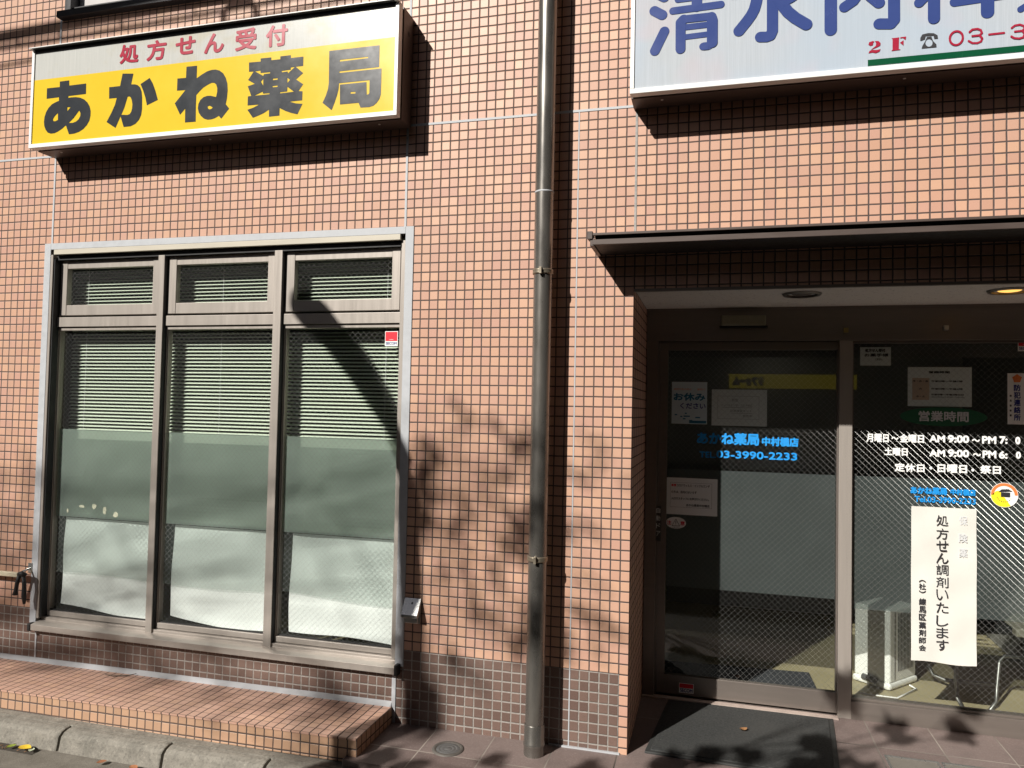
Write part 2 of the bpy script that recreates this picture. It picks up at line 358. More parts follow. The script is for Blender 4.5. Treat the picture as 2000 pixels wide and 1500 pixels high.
def vrow(z): return 63.7 - z / .05
xs = sorted({-5.0, 10.4, WX0, WX1, EX0, EX1, UX0, UX1, *[k[0] for k in XK]}); zs = [-.4, WZ0, EZ1, WZ1, UZ0, 9.5]
qs = []
for x0, x1 in zip(xs, xs[1:]):
    for z0, z1 in zip(zs, zs[1:]):
        xm, zm = (x0 + x1) / 2, (z0 + z1) / 2
        if WX0 < xm < WX1 and WZ0 < zm < WZ1: continue
        if EX0 < xm < EX1 and zm < EZ1: continue
        if UX0 < xm < UX1 and zm > UZ0: continue
        qs.append([((x, 0, z), (ucol(x), vrow(z))) for x, z in ((x0, z0), (x1, z0), (x1, z1), (x0, z1))])
e = .0
# unseen slab and upstand added high overhead to block sky light
m = MB(); m.box(-5, 10.4, -2.2, -.002, 6.2, 6.4); m.box(-5, 10.4, -2.2, -2.08, 6.4, 7.3); m.build('sky_blocker_slab', M_brown, B)
qs.append([((EX0, y, z), (71.5 + y / .1, vrow(z))) for y, z in ((0, -.1), (D + .05, -.1), (D + .05, EZ1), (0, EZ1))])      # left cheek of the entrance
qs.append([((EX1, y, z), (71.5 + y / .1, vrow(z))) for y, z in ((0, -.1), (D + .05, -.1), (D + .05, EZ1), (0, EZ1))])
uvmesh('wall', qs, M_tile, B)
# reveals of the window opening, interior shell
m = MB()
m.quad((WX0, 0, WZ0), (WX0, .14, WZ0), (WX0, .14, WZ1), (WX0, 0, WZ1)); m.quad((WX1, 0, WZ0), (WX1, .14, WZ0), (WX1, .14, WZ1), (WX1, 0, WZ1))
m.quad((WX0, 0, WZ1), (WX1, 0, WZ1), (WX1, .14, WZ1), (WX0, .14, WZ1)); m.quad((WX0, 0, WZ0), (WX1, 0, WZ0), (WX1, .3, WZ0), (WX0, .3, WZ0))
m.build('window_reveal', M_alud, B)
m = MB(); Y1 = 5.2; ZC = 2.62
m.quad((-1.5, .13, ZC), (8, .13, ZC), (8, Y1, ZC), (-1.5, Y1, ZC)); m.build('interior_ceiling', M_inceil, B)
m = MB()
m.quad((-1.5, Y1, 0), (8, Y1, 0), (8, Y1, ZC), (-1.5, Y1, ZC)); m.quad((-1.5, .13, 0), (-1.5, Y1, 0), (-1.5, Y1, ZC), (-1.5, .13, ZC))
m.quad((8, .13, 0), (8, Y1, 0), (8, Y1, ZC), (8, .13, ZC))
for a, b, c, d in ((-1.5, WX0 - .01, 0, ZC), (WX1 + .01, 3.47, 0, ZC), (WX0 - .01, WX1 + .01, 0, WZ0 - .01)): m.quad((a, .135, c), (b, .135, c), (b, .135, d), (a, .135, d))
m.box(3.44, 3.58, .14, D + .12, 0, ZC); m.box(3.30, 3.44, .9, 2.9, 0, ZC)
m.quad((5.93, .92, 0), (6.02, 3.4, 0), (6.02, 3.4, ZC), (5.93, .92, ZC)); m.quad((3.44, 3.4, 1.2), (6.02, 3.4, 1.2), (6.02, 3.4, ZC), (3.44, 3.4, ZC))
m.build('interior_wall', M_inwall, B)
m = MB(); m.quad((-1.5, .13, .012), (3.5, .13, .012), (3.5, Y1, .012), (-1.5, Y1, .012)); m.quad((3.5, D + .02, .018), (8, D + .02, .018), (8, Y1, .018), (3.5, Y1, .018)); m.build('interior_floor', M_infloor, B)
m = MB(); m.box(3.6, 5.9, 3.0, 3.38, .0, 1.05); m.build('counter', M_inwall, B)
m = MB(); m.quad((EX0, .03, EZ1 + .004), (EX1, .03, EZ1 + .004), (EX1, D - .03, EZ1 + .004), (EX0, D - .03, EZ1 + .004)); m.build('entrance_ceiling', M_ceil, B)
m = MB(); m.box(EX0 + .002, EX1, .0 + .002, .03, EZ1 - .012, EZ1 + .03); m.box(EX0 + .002, EX1, D - .035, D - .005, EZ1 - .006, EZ1 + .03); m.build('ceiling_trim', M_alud, B)
m = MB(); m.quad((EX0, .0, 2.3), (EX1, 0, 2.3), (EX1, D + .1, 2.3), (EX0, D + .1, 2.3)); m.quad((EX0, D + .1, 2.0), (EX1, D + .1, 2.0), (EX1, D + .1, ZC), (EX0, D + .1, ZC)); m.build('header_backing', M_inceil, B)
# sealant joints
m = MB(); z3 = 3.187
m.box(-3, 3.60, -.003, .001, z3 - .006, z3 + .006); m.box(-.016, -.004, -.0035, .001, 2.637, UZ0); m.box(2.354, 2.366, -.0035, .001, 2.63, 6)
m.box(-.016, -.004, -.0035, .001, .06, .28); m.box(2.350, 2.372, -.005, .001, -.02, .29); m.box(3.2955, 3.3015, -.002, .001, .0, z3 - .006)
m.box(3.20, 3.55, -.012, .001, -.01, .012)
m.build('sealant_joint', M_caulk, B)
m = MB(); m.box(3.583, 3.594, -.003, .001, 2.5, z3 - .006); m.build('weathered_joint', M_greycaulk, B)
m = MB()
sT = lambda x: .066 + .0088 * x                                       # the step rises slightly to the right
m.add([(-3, -.014, sT(-3) - .004), (2.35, -.014, sT(2.35) - .004), (2.35, -.004, sT(2.35) + .027), (-3, -.004, sT(-3) + .027), (2.35, .001, sT(2.35) + .027), (-3, .001, sT(-3) + .027)], [(0, 1, 2, 3), (3, 2, 4, 5)]); m.build('base_flashing', M_caulk, B)

# window
Wn = bpy.data.objects.new('window', None); COL.objects.link(Wn); Wn.parent = B
m = MB(); m.box(-.062, -.014, -.006, .002, .30, 2.637); m.box(2.364, 2.412, -.006, .002, .30, 2.637); m.box(-.014, 2.364, -.006, .002, 2.598, 2.637); m.build('window_sealant', M_caulk, Wn, .002)
m = MB(); m.box(.012, 2.335, -.008, .012, 2.566, 2.597); m.build('head_trim', M_cream, Wn, .002)
m = MB(); m.box(-.014, .004, -.004, .10, .33, 2.566); m.box(2.336, 2.363, .012, .10, .33, 2.566); m.box(.004, 2.336, .03, .10, 2.541, 2.566)
m.box(.004, .013, .05, .10, .33, 2.541); m.box(2.326, 2.336, .03, .1, .33, 2.541); m.build('frame', M_alu, Wn, .0015)
m = MB(); m.prism([(-.045, .268), (-.045, .303), (-.01, .311), (.03, .313), (.03, .33), (.10, .335), (.10, .268)], 'x', -.008, 2.378); m.build('sill', M_alu, Wn, .0015)
for q in ((-.03, -.008, -.05, -.006, .262, .308), (2.378, 2.398, -.05, -.006, .262, .318)): m = MB(); m.box(*q); m.build('sill_end_cap', M_black, Wn, .004)
m = MB(); m.box(.0045, .0125, .004, .05, .335, 2.54); m.box(.0125, 2.326, .022, .032, 2.5365, 2.5655); m.build('shade_lining', M_black, Wn)  # black linings paint the shade on the left reveal and head
for a, b in ((.765, .809), (1.553, 1.603)):
    m = MB(); m.box(b + .0002, b + .0028, .024, .09, .335, 2.538); m.box(a - .004, a - .0002, .04, .09, .335, 2.538); m.build('shade_lining', M_black, Wn)  # black fillers paint the gaps beside the mullion as dark shade
    m = MB(); m.box(a, b, .018, .10, .308, 2.541); m.box(b + .003, b + .010, .05, .10, .335, 2.53); m.build('mullion', M_alu, Wn, .0015)
SEG = [(.013, .765), (.819, 1.553), (1.613, 2.326)]
for a, b in SEG:
    m = MB(); m.box(a, b, .036, .10, 2.121, 2.18); m.build('transom', M_alu, Wn, .0015)
    m = MB(); a2, b2 = a + .004, b - .010; w_ = .049
    m.box(a2, a2 + w_, .046, .084, 2.194, 2.536); m.box(b2 - w_, b2, .046, .084, 2.194, 2.536); m.box(a2 + w_, b2 - w_, .049, .084, 2.194, 2.257); m.box(a2 + w_, b2 - w_, .049, .084, 2.486, 2.534)
    m.build('hopper_sash', M_alu, Wn, .0015)
    m = MB(); m.quad((a2 + w_, .070, 2.257), (b2 - w_, .070, 2.257), (b2 - w_, .070, 2.486), (a2 + w_, .070, 2.486)); m.build('pane', M_glass_win, Wn, recalc=False)
    m = MB(); m.box(a, b, .048, .092, 2.099, 2.116); m.box(a, b, .048, .092, .336, .366); m.box(a, a + .006, .055, .092, .366, 2.099); m.box(b - .008, b, .055, .092, .366, 2.099); m.build('sash', M_alu, Wn, .0012)
    m = MB(); m.box(a + .006, b - .008, .062, .068, .366, .374); m.build('glazing_bead', M_black, Wn)
    m = MB(); x0, x1 = a + .006, b - .008
    m.quad((x0, .072, .366), (x1, .072, .366), (x1, .072, 2.099), (x0, .072, 2.099)); m.build('pane', M_glass_win, Wn, recalc=False)
    m = MB(); m.quad((x0 + .004, .076, .945), (x1 - .004, .076, .945), (x1 - .004, .076, 1.486), (x0 + .004, .076, 1.486)); m.build('frosted_film', M_film, Wn, recalc=False)
    m = MB(); zb = .60; n = 16
    for k in range(n):
        t0, t1 = k / n, (k + 1) / n; f = lambda t: zb + .012 * math.sin(3 * t + a * 5) - .012 * t
        xx0, xx1 = x0 + .004 + (x1 - x0 - .008) * t0, x0 + .004 + (x1 - x0 - .008) * t1
        m.quad((xx0, .076, f(t0)), (xx1, .076, f(t1)), (xx1, .076, .945), (xx0, .076, .945))
    m.build('clear_film', M_film2, Wn, recalc=False)
# upper window
Un = bpy.data.objects.new('upper_window', None); COL.objects.link(Un); Un.parent = B
m = MB(); m.box(.0, 2.4, -.05, .02, 4.045, 4.085); m.box(.03, .075, -.02, .08, 4.085, 5.4); m.box(2.3, 2.345, -.02, .08, 4.085, 5.4); m.box(.075, 2.3, .0, .08, 4.085, 4.125); m.box(1.16, 1.20, .0, .08, 4.125, 5.4); m.build('frame', plain('black_window_frame', (.03, .03, .034), .4, .3), Un, .002)
m = MB(); m.quad((.075, .05, 4.12), (2.3, .05, 4.12), (2.3, .05, 5.4), (.075, .05, 5.4)); m.build('pane', flat('obscured_pane', (.52, .50, .50), .3), Un)

# entrance: frame, sliding door, fixed glazing
En = bpy.data.objects.new('entrance_frame', None); COL.objects.link(En); En.parent = B
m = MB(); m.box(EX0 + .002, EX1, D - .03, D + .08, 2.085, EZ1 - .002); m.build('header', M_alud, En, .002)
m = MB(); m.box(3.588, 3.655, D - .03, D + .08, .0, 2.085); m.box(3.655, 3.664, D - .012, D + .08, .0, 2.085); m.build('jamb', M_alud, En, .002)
m = MB(); m.box(4.648, 4.716, D - .018, D + .08, .008, 2.085); m.build('post', M_alu, En, .002)
m = MB(); m.box(EX0 + .003, 4.648, D - .055, D - .012, .006, .020); m.build('threshold', plain('pink_stone_sill', (.42, .34, .30), .7, var=.2), En)
Dn = bpy.data.objects.new('sliding_door', None); COL.objects.link(Dn); Dn.parent = B
dx0, dx1 = 3.664, 4.648; gx0, gx1, gz0, gz1 = 3.712, 4.640, (at(1292, 1314, D + .02).z + at(1630, 1350, D + .02).z) / 2, 2.035
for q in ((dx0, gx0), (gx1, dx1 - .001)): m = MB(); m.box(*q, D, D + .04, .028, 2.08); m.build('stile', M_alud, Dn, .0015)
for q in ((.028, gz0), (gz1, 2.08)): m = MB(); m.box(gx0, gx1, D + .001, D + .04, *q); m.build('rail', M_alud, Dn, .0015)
GD = D + .02
m = MB(); m.quad((gx0, GD, gz0), (gx1, GD, gz0), (gx1, GD, gz1), (gx0, GD, gz1)); m.build('pane', M_glass, Dn, recalc=False)
fz0, fz1 = at(1500, 1160, GD).z, at(1500, 923, GD).z
m = MB(); m.quad((gx0 + .003, GD + .004, fz0), (gx1 - .003, GD + .004, fz0), (gx1 - .003, GD + .004, fz1), (gx0 + .003, GD + .004, fz1)); m.build('frosted_film', M_filmd, Dn, recalc=False)
a, b = at(1280, 988, D), at(1291, 1057, D)
m = MB(); m.box(a.x, b.x, D - .012, D + .001, b.z, a.z); m.build('push_plate', plain('dark_push_plate', (.10, .095, .09), .4, .4), Dn, .002)
m = MB()
for k, ch in enumerate('自動ドア'): wpx(m, ch, 1281.5, 1289.5, 992 + k * 15, 1002 + k * 15, D - .0125)
m.build('plate_lettering', M_wv, Dn)
Fx = bpy.data.objects.new('fixed_window', None); COL.objects.link(Fx); Fx.parent = B
hx0, hx1, hz0, hz1 = 4.724, 6.55, (at(1664, 1361.5, GD).z + at(1999, 1397, GD).z) / 2, 2.072
m = MB(); m.box(4.716, 6.6, D - .02, D + .06, .012, hz0 - .012); m.box(4.716, 6.6, D, D + .06, hz0 - .012, hz0); m.box(4.716, 6.6, D, D + .05, hz1, 2.085); m.box(4.716, 4.724, D, D + .05, hz0, hz1); m.build('frame', M_alud, Fx, .0015)
m = MB(); m.quad((hx0, GD, hz0), (hx1, GD, hz0), (hx1, GD, hz1), (hx0, GD, hz1)); m.build('pane', M_glass, Fx, recalc=False)
fz0, fz1 = at(1960, 1213, GD).z, at(1960, 941, GD).z
m = MB(); m.quad((hx0 + .003, GD + .004, fz0), (hx1, GD + .004, fz0), (hx1, GD + .004, fz1), (hx0 + .003, GD + .004, fz1)); m.build('frosted_film', M_filmd, Fx, recalc=False)

# ------------------------------------------------------------ tiled step
T = thing('tiled_step', 'long low step of salmon tiles under the wide window', 'step')
sx0, sx1, sy0 = -3.0, 2.356, -.405
qs = []; zz = [(sx0, sT(sx0)), (sx1, sT(sx1))]
top = [[((x, y, sT(x)), ((x - sx1) / .05 + 200, (y - sy0) / .052)) for x, y in ((sx0, sy0 - .006), (sx1, sy0 - .006), (sx1, -.001), (sx0, -.001))]]
top.append([((x, sy0 - .006, sT(x) - dz), ((x - sx1) / .05 + 200, .55 - dz)) for x, dz in ((sx0, .009), (sx1, .009), (sx1, 0), (sx0, 0))])
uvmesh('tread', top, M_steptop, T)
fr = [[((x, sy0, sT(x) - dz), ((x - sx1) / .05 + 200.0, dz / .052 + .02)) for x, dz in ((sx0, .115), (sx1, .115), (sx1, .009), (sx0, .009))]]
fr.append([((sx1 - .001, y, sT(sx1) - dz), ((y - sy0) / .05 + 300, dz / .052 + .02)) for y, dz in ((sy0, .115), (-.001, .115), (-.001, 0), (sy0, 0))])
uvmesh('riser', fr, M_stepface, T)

# ------------------------------------------------------------ kerb stones
kx = [atz(u, v, -.035).x for u, v in ((140, 1416), (345, 1444), (540, 1472))]
pit = (kx[1] - kx[0] + kx[2] - kx[1]) / 2
kx = [kx[0] - pit * 2, kx[0] - pit] + kx + [kx[2] + pit * .98, kx[2] + 2 * pit, kx[2] + 3 * pit]
klab = ['concrete kerb stone at the left edge, behind the leaf-filled drain slot', 'concrete kerb stone just right of the leaf-filled drain slot', 'middle concrete kerb stone below the tiled step with twig shadows', 'concrete kerb stone below the right end of the tiled step', 'concrete kerb stone in front of the manhole cover paving']
j = 0
for a, b in zip(kx, kx[1:]):
    if b < .25 or a > 2.9: continue
    m = MB(); m.prism([(-.40, -.036), (-.485, -.040), (-.512, -.048), (-.532, -.066), (-.552, -.16), (-.40, -.16)], 'x', a + .006, b - .006)
    o = m.build('kerb_stone', M_kerb, None, .008); tag(o, klab[min(j, 4)], 'kerb', 'kerb stones along the road'); j += 1

# ------------------------------------------------------------ signs
def signbox(name, x0, x1, z0, z1, y, label, cat, face, depth_in=.007):
    t = thing(name, label, cat); fw = .024
    m = MB()
    for a, b, c, d, f in ((x0, x1, z0, z0 + fw, 0), (x0, x1, z1 - .006, z1, .024), (x0, x0 + fw * .8, z0 + fw, z1 - .006, 0), (x1 - fw * .8, x1, z0 + fw, z1 - .006, 0)): m.box(a, b, y - f, y + .045, c, d)
    m.build('frame', M_white, t, .002)
    m = MB(); m.box(x0 + .02, x1 - .02, y - .020, y + .006, z1 - .0075, z1 - .0062); m.box(x0 + .02, x1 - .02, y + .001, y + .0065, z1 - .022, z1 - .0062); m.build('top_shade_strip', M_black, t)  # black strips paint the shade under the top lip
    m = MB(); e = .006; m.box(x0 + e, x1 - e, y + .047, y + .062, z0 + e, z1 - e); m.box(x0, x1, y + .064, -.002, z0, z1); m.build('case', M_brown, t, .003)
    for q in (.06, .5, .94):
        m = MB(); xq = x0 + (min(x1, x0 + 2.4) - x0) * q; m.lathe([(.0001, -.002), (.006, -.002), (.007, 0)], (xq, y + .10, z0 - .0005), 12); m.build('screw', M_steel, t)
    p = y + depth_in
    m = MB(); m.quad((x0 + .01, p, z0 + .01), (x1 - .01, p, z0 + .01), (x1 - .01, p, z1 - .004), (x0 + .01, p, z1 - .004)); m.build('panel', face, t)
    return t, p
a, b, c, d = at(64, 94, -.195), at(780, 4, -.195), at(54.6, 288, -.195), at(774.5, 226, -.195)
LX0, LX1, LZ0, LZ1 = (a.x + c.x) / 2, (b.x + d.x) / 2, (c.z + d.z) / 2, (a.z + b.z) / 2
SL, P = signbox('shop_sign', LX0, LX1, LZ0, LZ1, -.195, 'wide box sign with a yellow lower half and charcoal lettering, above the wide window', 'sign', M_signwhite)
zy = (at(70, 155, P).z + at(768, 75, P).z) / 2
m = MB(); m.quad((LX0 + .012, P - .001, LZ0 + .012), (LX1 - .012, P - .001, LZ0 + .012), (LX1 - .012, P - .001, zy), (LX0 + .012, P - .001, zy)); m.build('yellow_band', M_signyel, SL, recalc=False)
PL = P - .002
m = MB(); s5 = 1500 / 130
outline(m, [[(540,222),(750,195),(752,312),(1132,265),(1128,500),(735,548),(728,588),(800,578),(900,572),(1000,585),(1090,625),(1160,690),(1210,780),(1233,880),(1230,985),(1205,1100),(1150,1200),(1070,1290),(970,1355),(860,1395),(745,1410),(680,1218),(665,1215),(590,1285),(500,1345),(420,1385),(330,1395),(265,1370),(220,1310),(190,1225),(182,1130),(195,1020),(230,910),(285,815),(360,735),(440,690),(520,655),(520,575),(242,610),(250,375),(538,345)],
 [(497,930),(440,985),(400,1040),(383,1085),(400,1115),(440,1115),(497,1085)], [(710,800),(782,800),(708,890)], [(975,875),(1005,930),(1000,1000),(960,1075),(900,1125),(830,1152),(740,1155),(850,1045)]], (70, 140), s5, PL)
outline(m, [[(512,158),(755,158),(705,400),(790,400),(850,415),(905,465),(940,560),(952,700),(950,950),(930,1090),(880,1200),(800,1290),(690,1345),(535,1360),(465,1120),(350,1382),(150,1250),(260,1040),(340,860),(380,705),(208,722),(210,465),(455,438)],
 [(625,680),(660,672),(692,690),(720,760),(733,850),(725,940),(705,1020),(670,1070),(620,1090),(482,1085),(550,930)], [(915,395),(1122,255),(1190,375),(1250,540),(1305,750),(1060,872),(1025,700),(975,540)]], (195, 130), s5, PL)
outline(m, [[(395,118),(632,95),(622,380),(740,295),(860,222),(960,190),(1050,182),(1140,205),(1220,265),(1280,370),(1315,500),(1322,650),(1305,830),(1278,960),(1355,1060),(1175,1290),(1120,1225),(1040,1275),(950,1305),(870,1312),(790,1290),(720,1230),(670,1150),(650,1060),(662,960),(705,870),(775,805),(860,775),(940,772),(1060,800),(1085,690),(1088,600),(1065,520),(1020,482),(960,480),(880,520),(770,590),(690,670),(615,755),(605,1000),(600,1355),(360,1375),(365,1060),(250,1200),(130,945),(370,645),(180,657),(190,385),(383,368)],
 [(870,1015),(915,995),(985,1035),(960,1065),(915,1080),(880,1060)]], (330, 120), s5, PL)
outline(m, [[(130,255),(393,232),(393,163),(632,138),(632,202),(835,180),(838,115),(1072,88),(1072,152),(1355,120),(1350,330),(1182,348),(1350,490),(1190,635),(1350,742),(1245,897),(1335,902),(1328,1105),(1045,1135),(1180,1175),(1335,1185),(1220,1420),(1080,1390),(950,1345),(820,1280),(815,1450),(580,1475),(580,1315),(460,1395),(330,1455),(215,1500),(92,1320),(230,1270),(360,1200),(98,1222),(105,1018),(180,1008),(102,790),(260,735),(110,650),(235,458),(130,462)],
 [(268,455),(390,435),(390,490),(608,470),(605,498),(470,515),(450,555)], [(868,445),(1070,415),(1070,365),(1165,352),(1005,500),(1000,455),(868,475)], [(670,618),(775,608),(775,640),(668,652)], [(662,785),(775,770),(770,805),(660,812)],
 [(452,620),(400,685),(450,775)], [(995,600),(1055,645),(995,715)], [(440,910),(445,955),(590,945),(590,968),(420,985),(250,1003)], [(995,800),(1140,912),(830,950),(830,925),(990,905)]], (475, 100), s5, PL)
outline(m, [[(247,155),(1300,35),(1290,490),(460,582),(460,616),(1340,520),(1335,800),(1325,1060),(1300,1150),(1240,1240),(1170,1300),(1080,1330),(900,1340),(860,1240),(470,1275),(470,860),(1025,805),(1030,1070),(1070,1060),(1085,1030),(1090,765),(450,830),(440,960),(410,1080),(360,1230),(295,1395),(105,1240),(175,1090),(220,950),(237,820),(242,500)],
 [(470,340),(1060,275),(1060,305),(468,378)], [(695,1015),(795,1010),(793,1045),(690,1050)]], (620, 85), 1500 / 140, PL)
m.build('big_lettering', M_lett, SL, recalc=False)
m = MB()
for ch, (a, b, c, d) in zip('処方せん受付', ((556, 645, 205, 294), (682, 774, 186, 280), (816, 909, 170, 253), (950, 1042, 154, 246), (1094, 1194, 131, 233), (1236, 1338, 115, 216))):
    k = 2.381; wpx(m, ch, a / k, b / k, c / k, d / k, PL, .0042)
m.build('red_lettering', M_red, SL, recalc=False)
m = MB(); hp = at(797, 62, -.06); m.disc((0, 0, 0), .001, .001)
m = MB(); m.add([(LX1 + .0015, -.065 + .012 * math.cos(k * .524), LZ1 - .115 + .014 * math.sin(k * .524)) for k in range(12)], [tuple(range(12))]); m.build('cable_hole', M_black, SL)

a, b = at(1230, 186, -.195), at(2000, 110, -.195)
RX0, RX1, RZ0, RZ1 = a.x, 7.2, (a.z + b.z) / 2, (a.z + b.z) / 2 + .62
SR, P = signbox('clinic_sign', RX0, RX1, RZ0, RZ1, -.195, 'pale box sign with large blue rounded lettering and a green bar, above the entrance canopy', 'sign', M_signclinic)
P -= .002
O1, O2, O3 = (1255, 0), (1420, 0), (1680, 0)
m = MB()
for pts, wd in (([(230,212),(385,292)],196), ([(425,612),(240,992)],195), ([(592,212),(1528,86)],146), ([(690,-10),(1400,-100)],130), ([(1060,-420),(1060,130)],205), ([(240,-150),(425,-55)],196), ([(700,-220),(1400,-310)],130),
                ([(800,380),(742,440),(740,955)],195), ([(760,400),(840,372),(1350,316)],158), ([(1340,335),(1362,400),(1360,830)],212), ([(1358,830),(1290,895),(1185,905)],158), ([(830,532),(1290,478)],122), ([(830,722),(1290,664)],112)):
    stroke(m, pts, wd, O1, 10, P)
for pts, wd in (([(330,-60),(318,20),(296,100),(262,165),(215,230),(130,335)],126), ([(493,-200),(492,335),(470,385),(430,400),(362,401)],122), ([(560,-20),(605,60),(660,130),(740,195),(860,266)],130), ([(800,-90),(720,-20),(570,60)],80), ([(60,-42),(320,-60)],76),
                ([(1125,-300),(1125,325)],136), ([(1100,-250),(1830,-330)],130), ([(1810,-300),(1812,215),(1775,258),(1652,258)],132), ([(1500,-250),(1420,-60),(1370,10),(1275,76)],124), ([(1500,-120),(1560,-40),(1648,30)],130)):
    stroke(m, pts, wd, O2, 2000 / 360, P)
for pts, wd in (([(880,-160),(800,-50),(720,34)],130), ([(900,-400),(900,225)],150), ([(690,-180),(1060,-220)],110), ([(1155,24),(1780,-70)],128), ([(1555,-400),(1555,150)],166), ([(2330,-200),(2200,-40),(2060,50),(1960,112)],90), ([(2180,-160),(2350,60)],120)):
    stroke(m, pts, wd, O3, 6.25, P)
m.build('big_lettering', M_blue, SR, recalc=False)
m = MB()
outline(m, [[(100,545),(110,515),(150,500),(175,505),(160,520),(155,550),(125,560)]], O3, 6.25, P); outline(m, [[(180,500),(225,500),(250,525),(245,555),(210,575),(125,610),(190,560),(195,530)]], O3, 6.25, P)
outline(m, [[(100,650),(115,620),(150,608),(200,610),(250,598),(235,630),(190,648),(150,640)]], O3, 6.25, P); outline(m, [[(380,467),(478,455),(474,475),(470,600),(490,600),(490,608),(380,622),(395,605),(395,475)]], O3, 6.25, P)
outline(m, [[(490,453),(562,445),(555,487),(520,462),(490,470)]], O3, 6.25, P); outline(m, [[(530,490),(530,555),(485,520)]], O3, 6.25, P)
m.build('floor_lettering', M_red, SR, recalc=False); m = MB()
ell = [(1173 + 80 * math.cos(t * .2618), 465 + 84 * math.sin(t * .2618) - 8 * math.cos(t * .2618)) for t in range(25)]
for pts in (ell, [(1335,390),(1370,360),(1430,352),(1470,365),(1485,400),(1460,430),(1370,440)], [(1460,435),(1490,470),(1475,505),(1430,525),(1370,525),(1325,500)], [(1575,420),(1755,400)], [(1850,340),(1890,310),(1950,300),(1995,315),(2010,345),(1980,375),(1890,385)], [(1980,378),(2010,410),(1990,455),(1940,470),(1880,465),(1845,445)]):
    stroke(m, pts, 28, O3, 6.25, P)
m.build('number_lettering', M_red, SR, recalc=False)
m = MB(); outline(m, [[(733,495),(735,460),(760,420),(830,403),(900,405),(945,430),(950,470),(905,475),(895,435),(800,440),(790,480),(740,498)]], O3, 6.25, P)
outline(m, [[(750,592),(760,560),(795,500),(815,450),(870,445),(890,500),(930,540),(932,575)], [(840 + 44 * math.cos(k * .3927), 522 + 48 * math.sin(k * .3927)) for k in range(16)]], O3, 6.25, P); m.build('telephone_symbol', M_ink, SR, recalc=False)
a, b = at(1695, 117, P), at(1695, 129, P)
m = MB(); m.quad((a.x, P, b.z), (RX1 - .02, P, b.z), (RX1 - .02, P, a.z), (a.x, P, a.z)); m.build('green_bar', M_green, SR, recalc=False)

# ------------------------------------------------------------ canopy
C = thing('entrance_canopy', 'thin brown metal canopy over the recessed entrance', 'canopy')
cx0, cx1, cy = 3.405, 7.0, -.255
m = MB(); m.prism([(cy, 2.485), (cy, 2.497), (-.004, 2.535), (-.004, 2.523)], 'x', cx0 + .01, cx1); m.build('roof_sheet', M_brown, C, .002)
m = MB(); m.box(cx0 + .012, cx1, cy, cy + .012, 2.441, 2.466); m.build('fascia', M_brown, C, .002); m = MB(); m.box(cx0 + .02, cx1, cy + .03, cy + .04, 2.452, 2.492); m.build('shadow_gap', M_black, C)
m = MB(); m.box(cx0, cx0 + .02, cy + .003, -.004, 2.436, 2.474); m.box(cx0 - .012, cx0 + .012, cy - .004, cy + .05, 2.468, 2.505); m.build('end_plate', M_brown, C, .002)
m = MB(); m.box(cx0 + .02, cx1, cy + .013, -.003, 2.443, 2.450); m.build('soffit', plain('shaded_soffit_sheet', (.022, .018, .016), .6), C)  # darker than the canopy brown, underside shade put into the colour

# ------------------------------------------------------------ drainpipe
G = thing('drainpipe', 'tall bronze grey drainpipe between the window and the entrance', 'drainpipe')
px, py = 3.152, -.12
m = MB(); m.lathe([(.0455, .12), (.0455, 3.20 - .8), (.0465, 3.25 - .8), (.0465, 5.9)], (px, py, 0), 40); o = m.build('pipe', M_pipe, G)
m = MB(); m.lathe([(.050, -.02), (.050, .045), (.0525, .05), (.0525, .062), (.0495, .066), (.0495, .145), (.047, .15)], (px, py, 0), 40); m.build('socket', M_pipe, G)
m = MB(); m.lathe([(.047, -.004), (.049, 0), (.047, .004)], (px, py, at(1058, 372, -.16).z), 40); m.build('joint_ring', M_caulk, G)
for v in (528, 1095):
    z = at(1056, v, -.17).z
    m = MB(); m.lathe([(.046, -.013), (.0505, -.012), (.0515, -.006), (.0495, 0), (.0515, .006), (.0505, .012), (.046, .013)], (px, py, z), 40); m.box(px - .006, px + .006, py - .066, py - .044, z - .016, z + .016); m.box(px - .012, px + .012, py + .045, .0, z - .01, z + .01); m.build('bracket', M_pipe2, G)

# ------------------------------------------------------------ small wall fittings
t = thing('outlet_box', 'small stainless outdoor socket cover on the wall beside the wide window', 'socket cover')
m = MB(); m.box(2.418, 2.502, -.008, -.001, .532, .662); m.box(2.424, 2.496, -.03, -.008, .538, .60); m.build('base_plate', M_steel, t, .002)
m = MB(); m.prism([(-.006, .664), (-.06, .588), (-.06, .572), (-.004, .590)], 'x', 2.414, 2.506); m.build('hood', M_steel, t, .002)
m = MB(); m.disc((2.462, -.0215, .652), .0001, .0001); q = [(2.462 + .0055 * math.cos(k * .628), -.022 - .0009 - .0055 * .58 * -math.sin(k * .628) * 0, .6405 + .0055 * math.sin(k * .628)) for k in range(10)]
m = MB(); m.add([(x, -.0231 - (0.6405 - z) * .72, z) for x, y, z in q], [tuple(range(10))]); m.build('screw', M_black, t)
t = thing('barrier_pole', 'cream pole tied to a wall hook with black cord at the left edge', 'pole')
m = MB(); m.box(-1.5, -.075, -.055, -.03, .578, .606); m.build('pole', plain('varnished_pole', (.55, .49, .36), .5, var=.15, stretch=(.1, 1, 1)), t, .004)
m = MB(); m.box(-.085, -.052, -.008, -.001, .60, .66); m.tube([(-.068, -.008, .63), (-.068, -.06, .62), (-.068, -.065, .60)], .006); m.build('hook', M_steel, t)
m = MB(); r_ = random.Random(3)
m.tube([(-.09, -.06, .60), (-.065, -.07, .61), (-.045, -.06, .595)], .016, 8); m.tube([(-.085, -.065, .60), (-.10, -.065, .55), (-.115, -.06, .50), (-.118, -.06, .475)], [.012, .013, .012, .016], 6)
